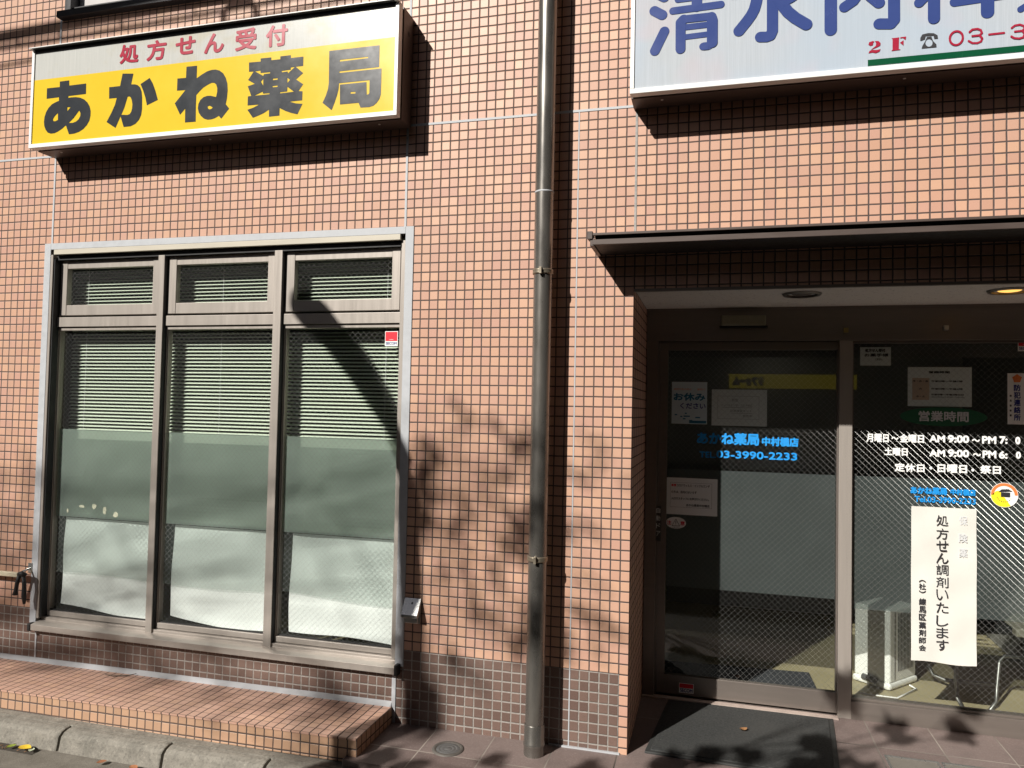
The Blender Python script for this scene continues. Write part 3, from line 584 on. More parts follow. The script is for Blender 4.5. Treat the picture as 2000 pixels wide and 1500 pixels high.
m.tube([(-.055, -.065, .60), (-.045, -.065, .54), (-.05, -.06, .47), (-.045, -.06, .425)], [.012, .012, .014, .008], 6); m.build('cord', M_black, t)
t = thing('door_sensor', 'slim olive sensor box on the header above the sliding door', 'sensor')
a, b = at(1409, 616, D - .07), at(1496, 635, D - .07)
m = MB(); m.box(a.x, b.x, D - .075, D - .028, b.z, a.z); m.build('housing', plain('olive_plastic', (.26, .245, .17), .4), t, .006)
m = MB(); m.box(a.x - .01, b.x + .01, D - .06, D - .028, b.z - .012, b.z - .001); m.build('lens', M_black, t)
a = at(1652, 645, D - .035); m = MB(); m.box(a.x - .012, a.x + .012, D - .045, D - .029, a.z - .013, a.z + .013); tag(m.build('latch_tab', plain('brass_tab', (.35, .27, .10), .4, .5)), 'tiny yellowish tab on the header above the entrance post', 'tab')
a = at(1848, 641, D - .035); m = MB(); m.box(a.x - .014, a.x + .010, D - .05, D - .029, a.z - .012, a.z + .014); tag(m.build('cable_clip', M_steel, None, .003), 'tiny metal clip on the header above the fixed glazing', 'clip')
for (u, v), on in (((1566, 575), 0), ((1972, 568), 1)):
    p = atz(u, v, EZ1); t = thing('downlight', ('lit amber' if on else 'unlit dark') + ' round recessed downlight in the entrance ceiling', 'downlight', 'downlights in the entrance ceiling')
    m = MB(); m.lathe([(.074, -.006), (.088, -.007), (.094, 0.002)], (p.x, p.y, EZ1)); m.build('trim_ring', plain('dull_ring', (.20, .19, .17), .4, .4), t)
    m = MB(); m.lathe([(.074, -.006), (.066, .02), (.05, .026)], (p.x, p.y, EZ1)); m.build('reflector', plain('lit_reflector', (.45, .36, .18), .3, .3) if on else plain('unlit_reflector', (.06, .055, .05), .4, .4), t)  # lamp glow put into the reflector colour, the unlit copy darker
    if on:
        n_ = N('amber_lamp'); em = n_.n('Emission', {'Color': (1, .52, .12, 1), 'Strength': 1.3}).outputs[0]; lm = n_.done(em)
    else: lm = M_alud
    m = MB(); m.lathe([(.052, .004), (.045, -.001), (.03, -.004), (.001, -.006)], (p.x, p.y, EZ1), 24); m.build('bulb', lm, t)

# ------------------------------------------------------------ ground objects
def mslab(name, c4, z0, z1, mat, par=None, bev=.004):
    m = MB(); m.add([(x, y, z) for z in (z0, z1) for x, y in c4], [(3, 2, 1, 0), (4, 5, 6, 7), (0, 1, 5, 4), (1, 2, 6, 5), (2, 3, 7, 6), (3, 0, 4, 7)]); return m.build(name, mat, par, bev)
t = thing('doormat', 'large dark grey ribbed doormat outside the sliding door', 'doormat')
c4 = [(3.665, .045), (4.548, .02), (4.622, .748), (3.74, .752)]
mslab('border', c4, .003, .016, plain('rubber_border', (.035, .036, .035), .7), t)
cc = Vector((sum(p[0] for p in c4) / 4, sum(p[1] for p in c4) / 4)); c5 = [(cc.x + (p[0] - cc.x) * .945, cc.y + (p[1] - cc.y) * .94) for p in c4]
mslab('pile', c5, .012, .0205, M_mat, t)
o = mslab('doormat', [(3.72, .90), (4.60, .93), (4.58, 1.45), (3.60, 1.38)], .019, .028, plain('charcoal_carpet', (.04, .042, .048), .9, var=.3, scale=120)); tag(o, 'dark carpet mat on the floor inside the sliding door', 'doormat')
p = atz(875, 1463, .003); t = thing('manhole_cover', 'round iron cover with concentric rings set in the paving by the drainpipe', 'manhole cover')
m = MB(); m.lathe([(.058, .004), (.064, .009), (.074, .009), (.080, .002), (.082, -.01)], (p.x, p.y, 0)); m.build('rim', plain('rusty_iron', (.11, .10, .09), .7, .4, .3), t)
m = MB(); m.lathe([(.001, .006), (.018, .006), (.020, .004), (.023, .006), (.036, .006), (.038, .004), (.041, .006), (.052, .006), (.054, .004), (.057, .006), (.060, .0)], (p.x, p.y, 0)); m.build('lid', plain('worn_iron', (.16, .16, .16), .5, .5, .25), t)
for k, (x0, x1) in enumerate(((4.795, 5.035), (5.045, 5.33))):
    t = thing('floor_hatch', ('left' if k == 0 else 'right') + ' one of two metal framed inspection hatches in the entrance paving', 'hatch', 'inspection hatches in the paving')
    z = .0075; m = MB(); y0, y1 = .02, .372
    for a, b, c, d in ((x0, x1, y1 - .01, y1), (x0, x1, y0, y0 + .01), (x0, x0 + .01, y0 + .01, y1 - .01), (x1 - .01, x1, y0 + .01, y1 - .01)): m.box(a, b, c, d, z - .01, z + .006)
    m.build('frame', M_steel, t); m = MB(); m.box(x0 + .012, x1 - .012, y0 + .012, y1 - .012, z - .01, z + .003); m.build('lid', plain('hatch_infill', (.17, .155, .135), .7, var=.2, scale=90), t)

def leaf(name, p, size, ang, mat, label, curl=.4):
    m = MB(); n = 7; vs = []; c, s_ = math.cos(ang), math.sin(ang)
    for i in range(n):
        q = i / (n - 1); wd = size * .36 * math.sin(math.pi * min(1, q * .93 + .05)) ** .8; h = size * curl * (q - .5) ** 2 + size * .06
        for sd in (-1, 0, 1):
            x, y = (q - .5) * size, sd * wd; vs.append((p[0] + x * c - y * s_, p[1] + x * s_ + y * c, p[2] + h + abs(sd) * wd * .45))
    m.add(vs, [(i * 3 + k, i * 3 + k + 1, i * 3 + k + 4, i * 3 + k + 3) for i in range(n - 1) for k in (0, 1)], 0, True)
    return tag(m.build(name, mat), label, 'leaf', 'fallen leaves')
M_lb = plain('dry_brown_leaf', (.24, .12, .05), .7, var=.3); M_ly = plain('yellow_leaf', (.62, .42, .03), .6, var=.2); M_lr = plain('rusty_leaf', (.32, .13, .06), .7, var=.3)
p = atz(1452, 1427, .021); leaf('fallen_leaf', p, .045, .6, M_lb, 'single curled brown leaf lying on the ribbed doormat', .9)
p = atz(62, 1459, -.13); p.y = min(p.y, -.592); p.z = -.126; leaf('fallen_leaf', p, .07, .1, M_ly, 'bright yellow leaf in the drain slot below the kerb')
p = atz(218, 1481, -.13); p.y = min(p.y, -.592); p.z = -.126; leaf('fallen_leaf', p, .045, .9, M_lr, 'rusty leaf on the road by the first kerb joint')
p = atz(282, 1490, -.13); p.y = min(p.y, -.592); p.z = -.126; leaf('fallen_leaf', p, .05, -.2, M_lr, 'rusty leaf on the road at the bottom edge beside the second kerb joint')
p = atz(38, 1453, -.128); p.y = min(p.y, -.592); p.z = -.126; leaf('fallen_leaf', p, .045, 1.2, plain('green_leaf', (.22, .27, .04), .6), 'small green leaf in the drain slot left of the yellow leaf')
p = atz(80, 1455, -.12); p.y = min(p.y, -.592); p.z = -.126; leaf('fallen_leaf', p, .04, 2.0, plain('pale_leaf', (.48, .52, .38), .6), 'pale leaf standing behind the yellow leaf in the drain slot')
t = thing('drain_slot', 'shallow dark drain slot at the foot of the kerb filled with litter', 'drain')
a, b = atz(-40, 1436, -.134), atz(100, 1455, -.134)
m = MB(); m.box(a.x, b.x, -.612, -.554, -.2, -.1335); m.build('slot', plain('damp_grit', (.05, .042, .034), .9, var=.4, scale=60), t)
m = MB(); r_ = random.Random(9)
for k in range(26):
    x = r_.uniform(a.x, b.x); y = r_.uniform(-.61, -.56); an = r_.uniform(0, 3); l = r_.uniform(.01, .03)
    m.tube([(x, y, -.13), (x + l * math.cos(an), y + l * math.sin(an), -.127)], .0015, 4)
o = m.build('litter', M_lb, t); o['kind'] = 'stuff'
m = MB(); p = atz(235, 1316, .085); m.tube([(p.x - .09, p.y - .015, sT(p.x) + .004), (p.x - .03, p.y - .02, sT(p.x) + .004), (p.x + .05, p.y + .012, sT(p.x) + .006), (p.x + .085, p.y + .03, sT(p.x) + .014)], [.002, .003, .003, .002], 5); tag(m.build('twig', M_bark), 'short dark twig lying on the tiled step against the wall', 'twig')

# ------------------------------------------------------------ behind the wide window
t = thing('venetian_blind', 'pale venetian blind with level slats hanging behind the wide window', 'blind')
m = MB(); z = .975; yb = .155
while z < 2.52:
    low = z < 1.475; hw = .0065 if low else .0125
    for k in range(3):
        y0, y1 = -hw + k * hw * .664, -hw + (k + 1) * hw * .664; zf = (lambda y: -y * 1.65) if low else (lambda y: y * .42 + .0022 * (1 - (y / .0125) ** 2))
        m.quad((.02, yb + y0, z + zf(y0)), (2.335, yb + y0, z + zf(y0)), (2.335, yb + y1, z + zf(y1)), (.02, yb + y1, z + zf(y1)))
    z += .0213
o = m.build('slats', M_slat, t); 
m = MB()
for x in (.14, 1.13, 2.2): m.box(x, x + .0016, yb - .0145, yb - .0135, .96, 2.53)
m.build('ladder_cord', M_wv, t); m = MB(); m.box(.02, 2.335, yb - .015, yb + .015, .945, .963); m.build('bottom_rail', M_slat, t); m = MB(); m.box(.02, 2.335, yb - .02, yb + .02, 2.535, 2.56); m.build('head_rail', M_slat, t)
plab = ['crumpled white paper sheet behind the left pane of the wide window', 'white paper sheet behind the middle pane of the wide window', 'white paper sheet behind the right pane of the wide window']
for (a, b), lb in zip(SEG, plab):
    m = MB(); nx, nz = 14, 12; r_ = random.Random(int(a * 100)); x0, x1 = a + .055, b - .014; z0, z1 = .372, .935
    ph = [r_.uniform(0, 6) for _ in range(4)]
    vs = []
    for i in range(nz + 1):
        for k in range(nx + 1):
            q, h = k / nx, i / nz
            vs.append((x0 + (x1 - x0) * q + .004 * math.sin(h * 5 + ph[0]), .094 + .003 * math.sin(q * 7 + ph[1] + h * 3) + .002 * math.sin(q * 13 - h * 9 + ph[2]) + .012 * h, z0 + (z1 - z0) * h + (.012 * math.sin(q * 4 + ph[3]) if i == 0 else 0) + (.02 * (1 - q) ** 2 if i == 0 else 0)))
    m.add(vs, [(i * (nx + 1) + k, i * (nx + 1) + k + 1, (i + 1) * (nx + 1) + k + 1, (i + 1) * (nx + 1) + k) for i in range(nz) for k in range(nx)], 0, True)
    tag(m.build('paper_sheet', M_paper), lb, 'paper', 'white sheets behind the window')
M_scrap = plain('yellowed_tape', (.66, .64, .50), .7)
for k, (u, v, w_, h_, rt) in enumerate(((132, 997, 4, 9, .2), (160, 989, 14, 7, .3), (184, 989, 10, 12, .4), (204, 997, 11, 17, -.1), (226, 1005, 13, 14, .5))):
    p = at(u, v, .0745); sx, sz = w_ / 610, h_ / 610
    r_ = random.Random(k); pts = [(p.x + sx * math.cos(rt + q * 1.047) * r_.uniform(.7, 1.2), .0745, p.z + sz * math.sin(rt + q * 1.047) * r_.uniform(.7, 1.2)) for q in range(6)]
    m = MB(); m.add(pts, [tuple(range(6))]); tag(m.build('tape_scrap', M_scrap), ['thin first', 'ragged second', 'rounded third', 'tall fourth', 'angular fifth'][k] + ' tape scrap from the left on the left frosted pane', 'tape', 'tape scraps on the left pane')

# ------------------------------------------------------------ stickers, posters and lettering on the glass
def card(name, label, cat, u0, u1, v0, v1, Y, mat, group=None, th=.0012, skew=0):
    t = thing(name, label, cat, group)
    a, b, c, d = at(u0, v0, Y), at(u1, v0 + skew, Y), at(u1, v1 + skew, Y), at(u0, v1, Y)
    x0, x1 = (a.x + d.x) / 2, (b.x + c.x) / 2; z0, z1 = (c.z + d.z) / 2, (a.z + b.z) / 2
    m = MB(); m.box(x0, x1, Y, Y + th, z0, z1); m.build('sheet', mat, t)
    return t, x0, x1, z0, z1
def rect(mb, x0, x1, z0, z1, Y, mi=0): mb.quad((x0, Y, z0), (x1, Y, z0), (x1, Y, z1), (x0, Y, z1), mi)
def outl(mb, x0, x1, z0, z1, Y, w_=.0012):
    for a, b, c, d in ((x0, x1, z0, z0 + w_), (x0, x1, z1 - w_, z1), (x0, x0 + w_, z0 + w_, z1 - w_), (x1 - w_, x1, z0 + w_, z1 - w_)): rect(mb, a, b, c, d, Y)
def lines(t, name, mat, *rows):           # one part per written line
    for r in rows:
        m = MB(); write(m, r[0], *r[1], r[2], *(r[3:4] or (0,))); m.build(name, mat, t, recalc=False)
def fr(x0, x1, z0, z1):  # fractional rectangle helper
    return lambda a, b, c, d: (x0 + (x1 - x0) * a, x0 + (x1 - x0) * b, z0 + (z1 - z0) * c, z0 + (z1 - z0) * d)
# security stickers
def security(label, u0, u1, v0, v1, Y, split):
    t, x0, x1, z0, z1 = card('security_sticker', label, 'sticker', u0, u1, v0, v1, Y, M_wv, 'red and white security stickers'); g = fr(x0, x1, z0, z1)
    m = MB(); a = g(.04, .96, split, .96); rect(m, *a, Y - .0006); m.build('red_field', M_secred, t, recalc=False)
    m = MB(); a = g(.08, .92, .10, split - .06); write(m, 'SECOM', *a, Y - .0006, .0006); m.build('lettering', M_navy, t, recalc=False)
    if split < .5:
        m = MB(); a = g(.34, .66, split + .06, split + .14); write(m, 'Security', *a, Y - .001); m.build('small_lettering', M_wv, t, recalc=False)
security('red and white security sticker in the top right corner of the wide window', 752, 777, 647, 676, .0705, .34)
security('red and white security sticker on the bottom rail of the sliding door', 1326, 1355, 1335, 1354, D - .0005, .52)
security('red and white security sticker cut by the right edge on the fixed glazing', 1988, 2016, 656, 686, GD - .003, .34)
YG = GD - .003
t, x0, x1, z0, z1 = card('notice_poster', 'pale blue poster with large teal writing at the upper left of the sliding door', 'poster', 1312, 1381, 746, 828, YG, M_paleb); g = fr(x0, x1, z0, z1)
m = MB(); write(m, 'お休み', *g(.05, .95, .55, .74), YG - .001, .0022); m.build('title_lettering', M_teal, t, recalc=False)
m = MB(); write(m, 'ください', *g(.24, .96, .36, .50), YG - .001, .001); m.build('lettering', M_navy, t, recalc=False)
lines(t, 'small_lettering', M_orange, ('体調不良の時は', g(.05, .56, .80, .85), YG - .001), ('薬局で', g(.72, .95, .80, .85), YG - .001))
m = MB()
for k in range(7): a = random.Random(k + 40); q = a.uniform(.06, .75); h = a.uniform(.06, .26); rect(m, *g(q, q + a.uniform(.05, .2), h, h + .03), YG - .001)
rect(m, *g(.5, .98, .02, .08), YG - .001); m.build('drawing', M_teal, t, recalc=False)
t, x0, x1, z0, z1 = card('paper_notice', 'white sheet with a thin black border behind the upper middle of the sliding door', 'notice', 1390, 1498, 761, 832, GD + .006, M_paper, 'paper notices on the door'); g = fr(x0, x1, z0, z1); Yp = GD + .0055
m = MB(); outl(m, *g(.11, .86, .19, .82), Yp); m.build('border', M_grey, t, recalc=False)
lines(t, 'lettering', M_grey, ('新型', g(.37, .48, .67, .75), Yp), ('インフルエンザ・コロナ対応', g(.17, .74, .53, .60), Yp), ('抗原検査キット', g(.34, .73, .38, .45), Yp), ('販売中', g(.57, .73, .24, .31), Yp))
for q in (g(.2, .74, .50, .508), g(.36, .74, .345, .353)): m = MB(); rect(m, *q, Yp); m.build('underline', M_grey, t, recalc=False)
t, x0, x1, z0, z1 = card('paper_notice', 'white notice in a fine frame with its first line red, above the oval sticker', 'notice', 1295.5, 1401, 934, 1006, YG, M_paper, 'paper notices on the door', skew=0); g = fr(x0, x1, z0, z1); Yp = YG - .0008
m = MB(); outl(m, *g(.13, .90, .20, .87), Yp, .0009); m.build('border', M_ink, t, recalc=False)
lines(t, 'lettering', M_ink, ('コロナウィルス・インフルエンザ', g(.25, .86, .76, .83), Yp, .0003), ('の方は、店内にはいらず', g(.15, .62, .58, .65), Yp, .0003), ('入口でスタッフにお声がけください。', g(.15, .85, .40, .47), Yp, .0003), ('あかね薬局中村橋店', g(.43, .86, .23, .30), Yp, .0003))
m = MB(); write(m, '新型', *g(.15, .24, .76, .83), Yp, .0006); m.build('red_lettering', M_secred, t, recalc=False)
p = at(1320, 1021, YG); t = thing('caution_sticker', 'white oval caution sticker with a triangle below the framed notice on the sliding door', 'sticker')
m = MB(); m.disc((p.x, YG, p.z), .058, .034, 40); m.build('oval', M_wv, t, recalc=False)
lines(t, 'red_lettering', M_secred, ('注', (p.x - .052, p.x - .026, p.z - .013, p.z + .012), YG - .0008, .0006), ('意', (p.x + .026, p.x + .052, p.z - .013, p.z + .012), YG - .0008, .0006))
m = MB()
for a, b in (((-.022, -.018), (0, .022)), ((0, .022), (.022, -.018)), ((.022, -.018), (-.022, -.018))): m.tube([(p.x + a[0], YG - .001, p.z + a[1]), (p.x + b[0], YG - .001, p.z + b[1])], .0012, 4)
m.build('triangle', M_ink, t); m = MB(); rect(m, p.x - .0015, p.x + .0015, p.z - .006, p.z + .010, YG - .001); rect(m, p.x - .0015, p.x + .0015, p.z - .013, p.z - .010, YG - .001); m.build('exclamation_mark', M_ink, t, recalc=False)
lines(t, 'small_lettering', M_ink, ('ご注意ください', (p.x - .02, p.x + .02, p.z - .030, p.z - .024), YG - .001))
def vinyl(name, label, lines, mat, Y=YG):
    t = thing(name, label, 'lettering', 'vinyl lettering on the entrance glass')
    for L in lines: m = MB(); wpx(m, L[0], L[1], L[2], L[3], L[4], Y, L[5]); m.build('characters', mat, t, recalc=False)
vinyl('vinyl_lettering', 'bright blue shop name in bold characters across the sliding door', [('あかね薬局', 1361, 1483, 845, 869, .003), ('中村橋店', 1488, 1560, 854, 872, .0026)], M_cyan)
vinyl('vinyl_lettering', 'bright blue telephone number across the sliding door', [('TEL.', 1366, 1398, 882, 894, .0012), ('03-3990-2233', 1399, 1557, 882, 897, .0020)], M_cyan)
vinyl('vinyl_lettering', 'small blue shop name right above the paper banner on the fixed glazing', [('あかね薬局', 1778, 1850, 951, 966, .0022), ('中村橋店', 1856, 1906, 955, 968, .0018)], M_cyan)
vinyl('vinyl_lettering', 'small blue telephone number touching the top of the paper banner', [('Tel.03-3990-2233', 1786, 1906, 971, 983, .0014)], M_cyan)
vinyl('vinyl_lettering', 'white weekday opening hours, top row ending PM 7', [('月曜日', 1692, 1736, 847, 864, .0018), ('～', 1741, 1755, 853, 859, .0018), ('金曜日', 1757, 1805, 848, 865, .0018), ('AM', 1815, 1846, 850, 864, .0022), ('9:00', 1851, 1893, 850, 865, .0026), ('～', 1898, 1914, 857, 863, .0018), ('PM', 1918, 1946, 852, 867, .0022), ('7:', 1952, 1968, 852, 867, .0026), ('0', 1983, 1993, 853, 868, .0026)], M_wv)
vinyl('vinyl_lettering', 'white Saturday opening hours, middle row ending PM 6', [('土曜日', 1727, 1773, 874, 890, .0018), ('AM', 1815, 1846, 878, 892, .0022), ('9:00', 1851, 1893, 878, 893, .0026), ('～', 1900, 1916, 885, 891, .0018), ('PM', 1919, 1946, 880, 895, .0022), ('6:', 1951, 1968, 881, 896, .0026), ('0', 1984, 1994, 882, 896, .0026)], M_wv)
vinyl('vinyl_lettering', 'white closing days row below the two rows of opening hours', [('定休日', 1747, 1806, 905, 922, .0020), ('・', 1815, 1821, 911, 917, .0016), ('日曜日', 1831, 1889, 907, 924, .0020), ('・', 1897, 1903, 915, 921, .0016), ('祭日', 1914, 1955, 909, 926, .0020)], M_wv)
p = at(1842, 814, YG); t = thing('hours_sticker', 'dark green oval sticker with pale heading lettering below the timetable sheet', 'sticker'); a, b = at(1757, 814, YG), at(1927.5, 814, YG); c, d = at(1842, 795, YG), at(1842, 832, YG)
m = MB(); m.disc((p.x, YG, p.z), (b.x - a.x) / 2, (c.z - d.z) / 2, 48); m.build('oval', M_dgreen, t, recalc=False)
m = MB(); wpx(m, '営業時間', 1794, 1892, 803, 823.5, YG - .001, .0016); m.build('lettering', M_faint, t, recalc=False)
t, x0, x1, z0, z1 = card('timetable_sheet', 'white timetable sheet with peach column behind the fixed glazing', 'notice', 1773, 1898, 717, 794, GD + .006, M_paper); g = fr(x0, x1, z0, z1); Yp = GD + .0055
m = MB(); rect(m, *g(.07, .34, .16, .72), Yp); m.build('peach_column', flat('peach_paper', (.62, .46, .36)), t, recalc=False); Yp -= .0006
lines(t, 'lettering', M_ink, ('営業時間', g(.33, .66, .84, .90), Yp, .001))
for k, (l, r1) in enumerate((('月・水・金', '午前9時～午後7時'), ('火', '午前9時～午後6時'), ('木・土', '午前9時～午後5時30分'))):
    zc = .64 - k * .195; lw = (.25, .05, .14)[k]; up = .05 if k == 2 else 0; lines(t, 'lettering', M_ink, (l, g(.20 - lw / 2, .20 + lw / 2, zc - .022, zc + .025), Yp, .0006), (r1, g(.37, .86 if k < 2 else .88, zc - .022 + up, zc + .025 + up), Yp, .0006))
lines(t, 'lettering', M_ink, ('(第2土曜日は午前9時～午後1時)', g(.37, .88, .215, .255), Yp))
t, x0, x1, z0, z1 = card('hand_written_note', 'faded hand-written note taped behind the top left of the fixed glazing', 'notice', 1680, 1740, 678, 714, GD + .03, M_paper); g = fr(x0, x1, z0, z1)
lines(t, 'lettering', M_ink, ('処方せん受付', g(.16, .82, .72, .92), GD + .0295, .001), ('お薬手帳', g(.14, .92, .48, .66), GD + .0295, .0008), ('ください', g(.5, .72, .28, .40), GD + .0295, .0006))
t, x0, x1, z0, z1 = card('neighbourhood_watch_plate', 'white upright plate with an orange emblem and navy characters at the right edge', 'plate', 1968, 2012, 729, 829, GD - .006, M_wv, th=.003); Yp = GD - .007
m = MB()
for k, ch in enumerate('防犯連絡所'): wpx(m, ch, 1980, 1993.5, 751 + k * 14.4, 764 + k * 14.4, Yp, .0012)
m.build('lettering', M_navy, t, recalc=False); m = MB()
for k, ch in enumerate('練馬警察署'): wpx(m, ch, 1972, 1976, 771 + k * 9.6, 775 + k * 9.6, Yp, .0004)
m.build('small_lettering', M_ink, t, recalc=False)
p = at(1986.5, 739.5, Yp); m = MB(); m.add([(p.x + (.024 if k % 2 == 0 else .019) * math.sin(k * .6283), Yp, p.z + (.024 if k % 2 == 0 else .019) * math.cos(k * .6283)) for k in range(10)], [tuple(range(10))]); m.build('emblem', M_orange, t, recalc=False)
p = at(1961.5, 967, YG); t = thing('round_sticker', 'round yellow and orange sticker right of the small blue lettering', 'sticker'); rr = .065
m = MB(); m.disc((p.x, YG, p.z), rr, rr, 40); m.build('disc', M_wv, t, recalc=False)
m = MB(); m.add([(p.x + rr * .97 * math.cos(k * .1496 + .0), YG - .0006, p.z + rr * .97 * math.sin(k * .1496)) for k in range(22)] + [(p.x + rr * .74 * math.cos(k * .1496), YG - .0006, p.z + rr * .74 * math.sin(k * .1496)) for k in range(22)], [(k, k + 1, 23 + k, 22 + k) for k in range(21)]); m.build('orange_arc', M_orange, t, recalc=False)
m = MB(); q = [(p.x + rr * .97 * math.cos(3.2 + k * .1), YG - .0006, p.z + rr * .97 * math.sin(3.2 + k * .1)) for k in range(21)]; m.add(q + [(p.x, YG - .0006, p.z - .01), (p.x - rr * .3, YG - .0006, p.z + rr * .35), (p.x - rr * .6, YG - .0006, p.z + .3 * rr)], [tuple(range(24))]); m.build('yellow_field', M_yel, t, recalc=False)
m = MB(); rect(m, p.x - rr * .25, p.x + rr * .42, p.z - rr * .16, p.z + rr * .22, YG - .0012); m.add([(p.x - rr * .45, YG - .0012, p.z + rr * .22), (p.x + rr * .6, YG - .0012, p.z + rr * .30), (p.x + rr * .3, YG - .0012, p.z + rr * .5), (p.x - rr * .2, YG - .0012, p.z + rr * .46)], [(0, 1, 2, 3)])
for k in range(9): an = 3.5 + k * .28; rect(m, p.x + rr * .55 * math.cos(an) - .002, p.x + rr * .55 * math.cos(an) + .002, p.z + rr * .55 * math.sin(an) - .002, p.z + rr * .55 * math.sin(an) + .002, YG - .0012)
m.build('house_drawing', M_ink, t, recalc=False)
# hanging paper sign, one sheet a little buckled
t = thing('paper_banner', 'tall white paper sign with a column of black characters on the fixed glazing', 'paper sign')
a, b, c, d = at(1779, 987.5, YG), at(1907, 995, YG), at(1907, 1301, YG), at(1779.5, 1290, YG); x0, x1 = (a.x + d.x) / 2, (b.x + c.x) / 2; z0, z1 = (c.z + d.z) / 2, (a.z + b.z) / 2
m = MB(); nx, nz = 10, 24; m.add([(x0 + (x1 - x0) * k / nx, YG - .003 - .0022 * math.sin(k * .9 + i * .35) - .0018 * math.sin(i * .8 - k * .5), z0 + (z1 - z0) * i / nz + (.004 * math.sin(k * .7) if i == 0 else 0)) for i in range(nz + 1) for k in range(nx + 1)], [(i * (nx + 1) + k, i * (nx + 1) + k + 1, (i + 1) * (nx + 1) + k + 1, (i + 1) * (nx + 1) + k) for i in range(nz) for k in range(nx)], 0, True); m.build('sheet', plain('creamy_paper', (.66, .645, .60), .85, var=.06, scale=5), t)
Yp = YG - .0085; m = MB()
ys = [1017, 1042.5, 1066, 1090, 1113, 1137.5, 1162, 1187, 1213, 1236, 1260]
for ch, yc in zip('処方せん調剤いたします', ys): wpx(m, ch, 1828.5, 1852.5, yc - 10.5, yc + 10.5, Yp, .0003)
for ch, yc, h in zip('︵社︶練馬区薬剤師会', (1135, 1145.5, 1155.5, 1175, 1190, 1205, 1221, 1236, 1251, 1265.5), (2.5, 6, 2.5, 6.5, 6.5, 6, 6.5, 6.5, 6.5, 6)): wpx(m, ch, 1794.5, 1808.5, yc - h, yc + h, Yp, .0009)
m.build('lettering', M_ink, t, recalc=False); m = MB()
for ch, yc in zip('保険薬', (1017, 1051, 1080)): wpx(m, ch, 1873, 1890, yc - 9, yc + 9, Yp, .0012)
m.build('faded_lettering', M_faint, t, recalc=False)

# ------------------------------------------------------------ inside the entrance
t = thing('air_purifier', 'white upright air purifier with a slatted side standing inside the fixed glazing', 'air purifier')
def pt(u, v, z=.05): q = atz(u, v, z); return (q.x, q.y)
fc = pt(1738, 1340); lc = pt(1668, 1318); rc = pt(1800, 1318)
fc, lc, rc = Vector(fc), Vector(lc), Vector(rc); e1 = (lc - fc); e2 = (rc - fc).normalized() * .30
HZ = .50
c4 = [tuple(fc), tuple(fc + e2), tuple(fc + e2 + e1), tuple(fc + e1)]
M_app = plain('white_appliance_plastic', (.80, .80, .76), .35, var=.03)
mslab('body', c4, .06, HZ, M_app, t, .012)
cc = sum((Vector(q) for q in c4), Vector((0, 0))) / 4; c5 = [tuple(cc + (Vector(q) - cc) * 1.07) for q in c4]
mslab('base', c5, .022, .062, M_app, t, .014)
m = MB(); e2n = e2.normalized(); nrm = Vector((e2n.y, -e2n.x))
for k in range(11):
    s0 = fc + e2 * (.30 + k * .055) + nrm * .002; s1 = s0 + e2n * .007
    m.add([(s0.x, s0.y, .12), (s1.x, s1.y, .12), (s1.x, s1.y, .47), (s0.x, s0.y, .47)], [(0, 1, 2, 3)])
s0 = fc + e2 * .17 + nrm * .002; s1 = s0 + e2n * .006; m.add([(s0.x, s0.y, .075), (s1.x, s1.y, .075), (s1.x, s1.y, HZ - .01), (s0.x, s0.y, HZ - .01)], [(0, 1, 2, 3)]); m.build('grille', plain('grey_slot', (.06, .06, .06), .6), t)
m = MB(); e1n = e1.normalized(); n1 = Vector((-e1n.y, e1n.x)); n1 = n1 if n1.y < 0 else -n1; q0 = fc + e1 * .32 + n1 * .016; q1 = fc + e1 * .72 + n1 * .016; m.tube([(q0.x, q0.y, .058), (q1.x, q1.y, .066)], .018, 8); m.build('foot_recess', plain('dark_grey_plastic', (.09, .09, .09), .5), t)
p1, p2, p3 = pt(1790, 1345, .03), pt(1752, 1362, .03), pt(1705, 1356, .03); m = MB(); m.tube([(*pt(1776, 1338, .05), .05), (*p1, .028), (*p2, .026), (*p3, .026), (*pt(1680, 1352, .03), .026)], .005, 6); m.build('power_cord', M_wv, t)
M_chrome = plain('chrome_tube', (.2, .2, .19), .4, .8)
t = thing('tube_chair', 'tubular steel chair base standing behind the hanging paper sign', 'chair'); q = lambda u, v, z: tuple(atz(u, v, z)) if False else tuple(at(u, v, 1.22 + z))
m = MB(); m.tube([q(1868, 1235, 0), q(1867, 1330, 0), q(1870, 1362, -.02), q(1882, 1386, -.1), q(1893, 1396, -.16)], .012, 8); m.tube([q(1812, 1298, .3), q(1822, 1318, .28), q(1845, 1328, .24), q(1945, 1338, .24)], .012, 8); m.build('frame_tube', M_chrome, t)
m = MB(); a = at(1820, 1180, 1.25); m.box(a.x, a.x + .42, 1.25, 1.65, .42, .47); m.build('seat', plain('dark_seat', (.04, .04, .04), .6), t, .01)
t = thing('tube_chair', 'tubular steel chair base at the right edge behind the glazing', 'chair')
m = MB(); m.tube([q(1998, 1284, .05), q(1962, 1281, .05), q(1952, 1292, .04), q(1948, 1340, .0), q(1945, 1372, -.03), q(1930, 1392, -.1)], .010, 8); m.build('frame_tube', M_chrome, t)
m = MB(); a = at(1985, 1260, 1.3); m.box(a.x, a.x + .4, 1.3, 1.7, .40, .45); m.build('seat', plain('cream_seat', (.5, .47, .38), .6), t, .01)
t = thing('ceiling_light', 'small twin lamp panel glowing on the ceiling deep inside the door', 'ceiling light'); n_ = N('lamp_glow'); lm = n_.done(n_.n('Emission', {'Color': (1, .95, .85, 1), 'Strength': 1.6}).outputs[0])
p = at(1505, 681, 3.0)
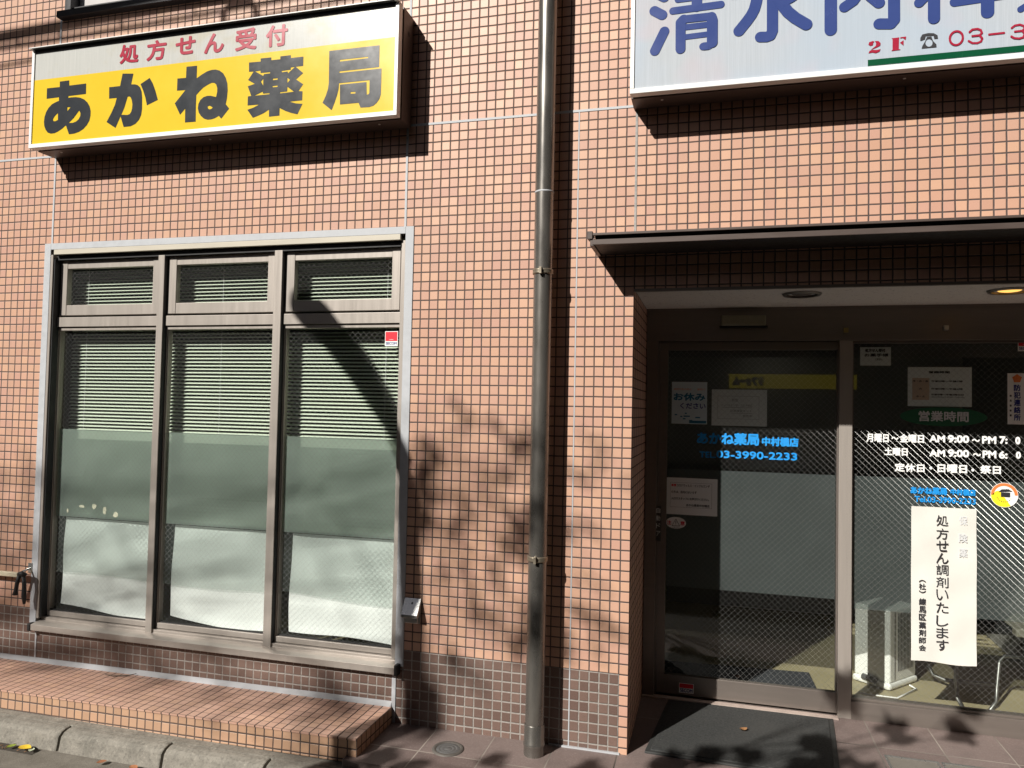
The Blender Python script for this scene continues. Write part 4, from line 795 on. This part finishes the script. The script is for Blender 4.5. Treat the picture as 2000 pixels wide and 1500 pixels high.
m = MB(); m.box(p.x - .10, p.x + .10, 2.9, 3.25, p.z + .004, p.z + .05); m.build('housing', M_inceil, t)
for s_ in (-.045, .045):
    m = MB(); m.box(p.x + s_ - .02, p.x + s_ + .02, 2.95, 3.2, p.z - .012, p.z + .003); m.build('tube_lamp', lm, t)

# ------------------------------------------------------------ across the street (seen in the panes, and casting the shade)
n_ = N('sun_glow_yellow_sign'); e1_ = n_.n('Emission', {'Color': (1, .78, .03, 1), 'Strength': .27}).outputs[0]; sun_glow = n_.done(e1_)  # emission stands in for sunlight on the yellow sign
t = thing('opposite_house', 'dark house across the street with a yellow fascia, mirrored in the door glass', 'house')
OY = -8.2; MY = 2 * GD - OY
m = MB(); m.box(-7, 15, OY - 6, OY, -.13, 5.2); m.build('wall', plain('dark_render', (.07, .07, .068), .85, var=.2), t)
a, b = at(1424, 730, MY), at(1640, 757, MY)
ya = at(1424, 731, MY).z; yb2 = at(1424, 758, MY).z
m = MB(); m.box(a.x, b.x + .25, OY + .002, OY + .1, yb2, ya); m.build('yellow_fascia', sun_glow, t)
# lettering faces the street, so it reads mirrored in the glass
gm = MB(); l, r1 = at(1430, 747, MY), at(1492, 747, MY); write(gm, 'リフォーム', 0, abs(r1.x - l.x), 0, (ya - yb2) * .72, 0, .02)
gm.v = [(r1.x - x, OY + .105 - y, yb2 + .03 + z) for x, y, z in gm.v]; gm.build('fascia_lettering', M_ink, t, recalc=False)
m = MB()
for k in range(5): m.box(a.x - 1 + k * 1.25, a.x + .1 + k * 1.25, OY + .002, OY + .03, .1, yb2 - .35)
m.build('shutter', plain('grey_shutter', (.13, .13, .125), .6, var=.2, stretch=(12, 1, .2)), t)

def back(S_, tt): return S_ - Vector((SUN.x, SUN.y, SUN.z)) * (tt / SUN.y)      # where a twig stands whose shade falls at S_
def tree(label, base, trunk_r, tops, clumps, leaf_n=60, leaf_s=.06, seed=1, group='street trees across the pavement', name='street_tree'):
    r_ = random.Random(seed); t = thing(name, label, 'tree', group); base = Vector(base); m = MB(); hub = Vector(tops)
    mid = base.lerp(hub, .5) + Vector((r_.uniform(-.15, .15), r_.uniform(-.1, .1), 0)); m.tube([base, mid, hub], [trunk_r, trunk_r * .8, trunk_r * .6], 10); lm_ = MB()
    for (c, rad, n_) in clumps:
        k = hub.lerp(c, .5) + Vector((r_.uniform(-.2, .2), r_.uniform(-.2, .2), r_.uniform(.0, .3))); m.tube([hub, k, c], [trunk_r * .09, .007, .004], 6)
        for i in range(n_):
            d = Vector((r_.gauss(0, 1), r_.gauss(0, 1), r_.gauss(0, .8))); d = d.normalized() * rad * r_.random() ** .45; p = c + d
            if i % 6 == 0: m.tube([c, c + d * .6 + Vector((0, 0, .02)), p], [.010, .007, .004], 4)
            a = Vector((r_.gauss(0, 1), r_.gauss(0, 1), r_.gauss(0, .6))).normalized(); b = a.cross(Vector((r_.gauss(0, 1), r_.gauss(0, 1), r_.gauss(0, 1)))).normalized(); s_ = leaf_s * r_.uniform(.6, 1.3)
            lm_.add([p - a * s_, p + b * s_ * .45, p + a * s_, p - b * s_ * .45], [(0, 1, 2, 3)])
    m.build('trunk', M_bark, t); lm_.build('crown', M_leaf, t, recalc=False); return t
cl = []
for (u, v, rad, n_) in ((900, 850, .2, 10), (975, 930, .22, 12), (890, 975, .22, 20), (950, 1020, .22, 14), (865, 1120, .22, 20), (985, 1150, .2, 12), (930, 1210, .2, 14), (1130, 1020, .2, 8), (1160, 1200, .2, 16), (1185, 900, .2, 6), (1045, 880, .14, 24), (1050, 1050, .14, 36), (1050, 1250, .16, 50), (800, 1250, .16, 30), (822, 1340, .12, 60), (830, 940, .10, 40), (812, 1010, .10, 40), (840, 880, .07, 14), (900, 1300, .16, 14), (835, 1410, .14, 50), (60, 930, .2, 12), (60, 1060, .18, 9), (120, 1270, .2, 12), (235, 1270, .12, 24), (420, 1310, .2, 8), (600, 1340, .2, 18), (690, 1390, .2, 40)):
    cl.append((back(at(u, v, 0), 7.0 if u > 800 else 9.5), rad, n_))
for (u, v, n_) in ((110, 1300, 12), (330, 1330, 18), (420, 1365, 16), (520, 1385, 14), (640, 1415, 20), (560, 1450, 14), (700, 1400, 14)): cl.append((back(atz(u, v, .08), 8.6), .2, n_))
LT = tree('leafy street tree across the pavement whose twigs shade the lower wall', (-7.2, -7.4, -.13), .12, (-6.3, -8.8, 7.0), cl, seed=3, leaf_s=.055)
# long bare twigs: their shade makes the slanting streaks on the panes and the step
m = MB()
for (u0, v0, u1, v1, r1) in ((150, 950, 300, 1190, .010), (130, 1060, 270, 1230, .008), (620, 960, 760, 1210, .010), (560, 1000, 700, 1260, .006), (760, 980, 600, 1200, .006), (880, 830, 1010, 1290, .007), (1000, 900, 850, 1330, .008), (1120, 950, 1200, 1290, .006), (250, 1240, 236, 1320, .022), (30, 880, 60, 1250, .010), (520, 1290, 720, 1400, .02)):
    a, b = back(at(u0, v0, .08), 9.5), back(at(u1, v1, .08), 9.5); k = (a + b) / 2 + Vector((.04, .2, .03)); m.tube([Vector((-6.3, -8.8, 7.0)), Vector((-6.3, -8.8, 7.0)).lerp(a, .5) + Vector((0, 0, .6)), a, k, b], [.008, .006, r1 * .8, r1, r1 * .6], 6)
m.build('branch', M_bark, LT)
cl = []
for (u, v, rad, n_) in ((1310, 1492, .08, 60), (1390, 1478, .06, 60), (1465, 1480, .05, 40), (1600, 1455, .07, 60), (1625, 1490, .09, 80), (1580, 1505, .08, 50), (1745, 1425, .07, 60), (1762, 1445, .05, 40), (1880, 1440, .07, 50), (1905, 1410, .06, 50), (1690, 1510, .08, 40), (745, 1478, .07, 60), (660, 1500, .06, 50), (960, 1490, .06, 20), (790, 1500, .07, 40), (1150, 1500, .06, 24)):
    cl.append((back(atz(u, v, 0), 3.6), rad, n_))
for (u, v, rad, n_) in ((1648, 1330, .05, 40), (1648, 1370, .06, 50), (1620, 1345, .04, 24)): cl.append((back(at(u, v, D - .03), 4.2), rad, n_))
tree('bushy street tree near the entrance whose leaves shade the doormat', (1.2, -4.7, -.13), .10, (1.6, -4.1, 2.5), cl, seed=5, leaf_s=.05)
# thick pruned limb
t = thing('pruned_tree', 'pruned street tree with one thick rounded limb stub casting a shade on the window', 'tree')
lim = [((590, 590), .085), ((625, 628), .092), ((672, 690), .088), ((720, 765), .075), ((768, 845), .064), ((798, 910), .060), ((812, 975), .058)]
P_ = [back(at(u, v, .05), 2.7) for (u, v), _ in lim]; rr_ = [r1 for _, r1 in lim]
P_ = [P_[0] - (P_[1] - P_[0]).normalized() * .045] + P_; rr_ = [.045] + rr_
tail = [P_[-1] + Vector((-.15, -.35, -.25)), P_[-1] + Vector((-.6, -1.3, -.55)), Vector((-.9, -4.6, 1.2)), Vector((-.95, -4.7, -.13))]
m = MB(); m.tube(P_ + tail, rr_ + [.06, .06, .09, .12], 14); m.build('trunk', M_bark, t)
# distant trees mirrored in the panes
for k, (x, y, h, n_) in enumerate(((-5.5, -7.4, 4.6, 900), (-2.4, -7.6, 4.4, 900))):
    r_ = random.Random(50 + k); cl = [(Vector((x + r_.uniform(-1.3, 1.3), y + r_.uniform(-.5, .3), h * .60 + r_.uniform(-1.4, 1.0))), .5, n_ // 10) for _ in range(10)]
    tree(['dark evergreen at the far left across the street', 'dark evergreen in front of the opposite house'][k] + ', seen only mirrored in glass', (x, y, -.13), .12, (x, y, h * .4), cl, seed=60 + k, leaf_s=.13)
for k, (x0, x1, y0, y1, h, lb) in enumerate(((2.4, 18, -16, -9.0, 26, 'unseen tall dark block added across the street to the right to cut sky light'), (-26, -10.5, -18, -2.5, 26, 'unseen tall dark block added at the far left to cut sky light'), (10.5, 20, -8, -.5, 20, 'unseen dark block added at the right end of the pavement to cut sky light'))):  # added out of view to hold back sky light and deepen shade
    t = thing('sky_blocker', lb, 'building', 'unseen sky blockers added around the street'); m = MB(); m.box(x0, x1, y0, y1, -.13, h); m.build('wall', MATS.setdefault('block', plain('dark_block_render', (.085, .08, .075), .9, var=.2)), t)
    for q in range(5):
        m = MB()
        for f in range(7): m.box(x0 + (x1 - x0) * (.1 + q * .18), x0 + (x1 - x0) * (.2 + q * .18), y1 - .1, y1 + .02, 1.5 + f * 3, 3.0 + f * 3)
        m.build('window', MATS.setdefault('bw', plain('dark_block_window', (.03, .035, .04), .15)), t)
# overhead cables
t = thing('overhead_cable', 'bundle of overhead cables above the street shading the upper wall', 'cable')
for k, (v0, v1, r1) in enumerate(((72, 6, .034), (64, -10, .012), (92, 40, .016), (128, 62, .012))):
    a, b = back(at(-60, v0, 0), 3.0), back(at(640, v1 - 70, 0), 3.0); d = b - a
    pts = [a + d * (q / 12 - .5) * 3 + d * .5 - Vector((0, 0, .05 * math.sin(math.pi * q / 12))) for q in range(13)]
    m = MB(); m.tube(pts, r1, 8); m.build('cable', M_black, t)
m = MB(); c_ = back(at(468, 30, 0), 3.0)
m.tube([c_ + Vector((.11 * math.cos(q * .4), 0, .09 * math.sin(q * .4))) for q in range(16)], .022, 8)
for (u, v) in ((35, 85), (118, 72), (238, 50), (380, 20)):
    a = back(at(u, v, 0), 3.0); m.tube([a + Vector((-.015, 0, .05)), a + Vector((.012, 0, -.035))], [.012, .006], 6)
m.build('cable_fittings', M_black, t)
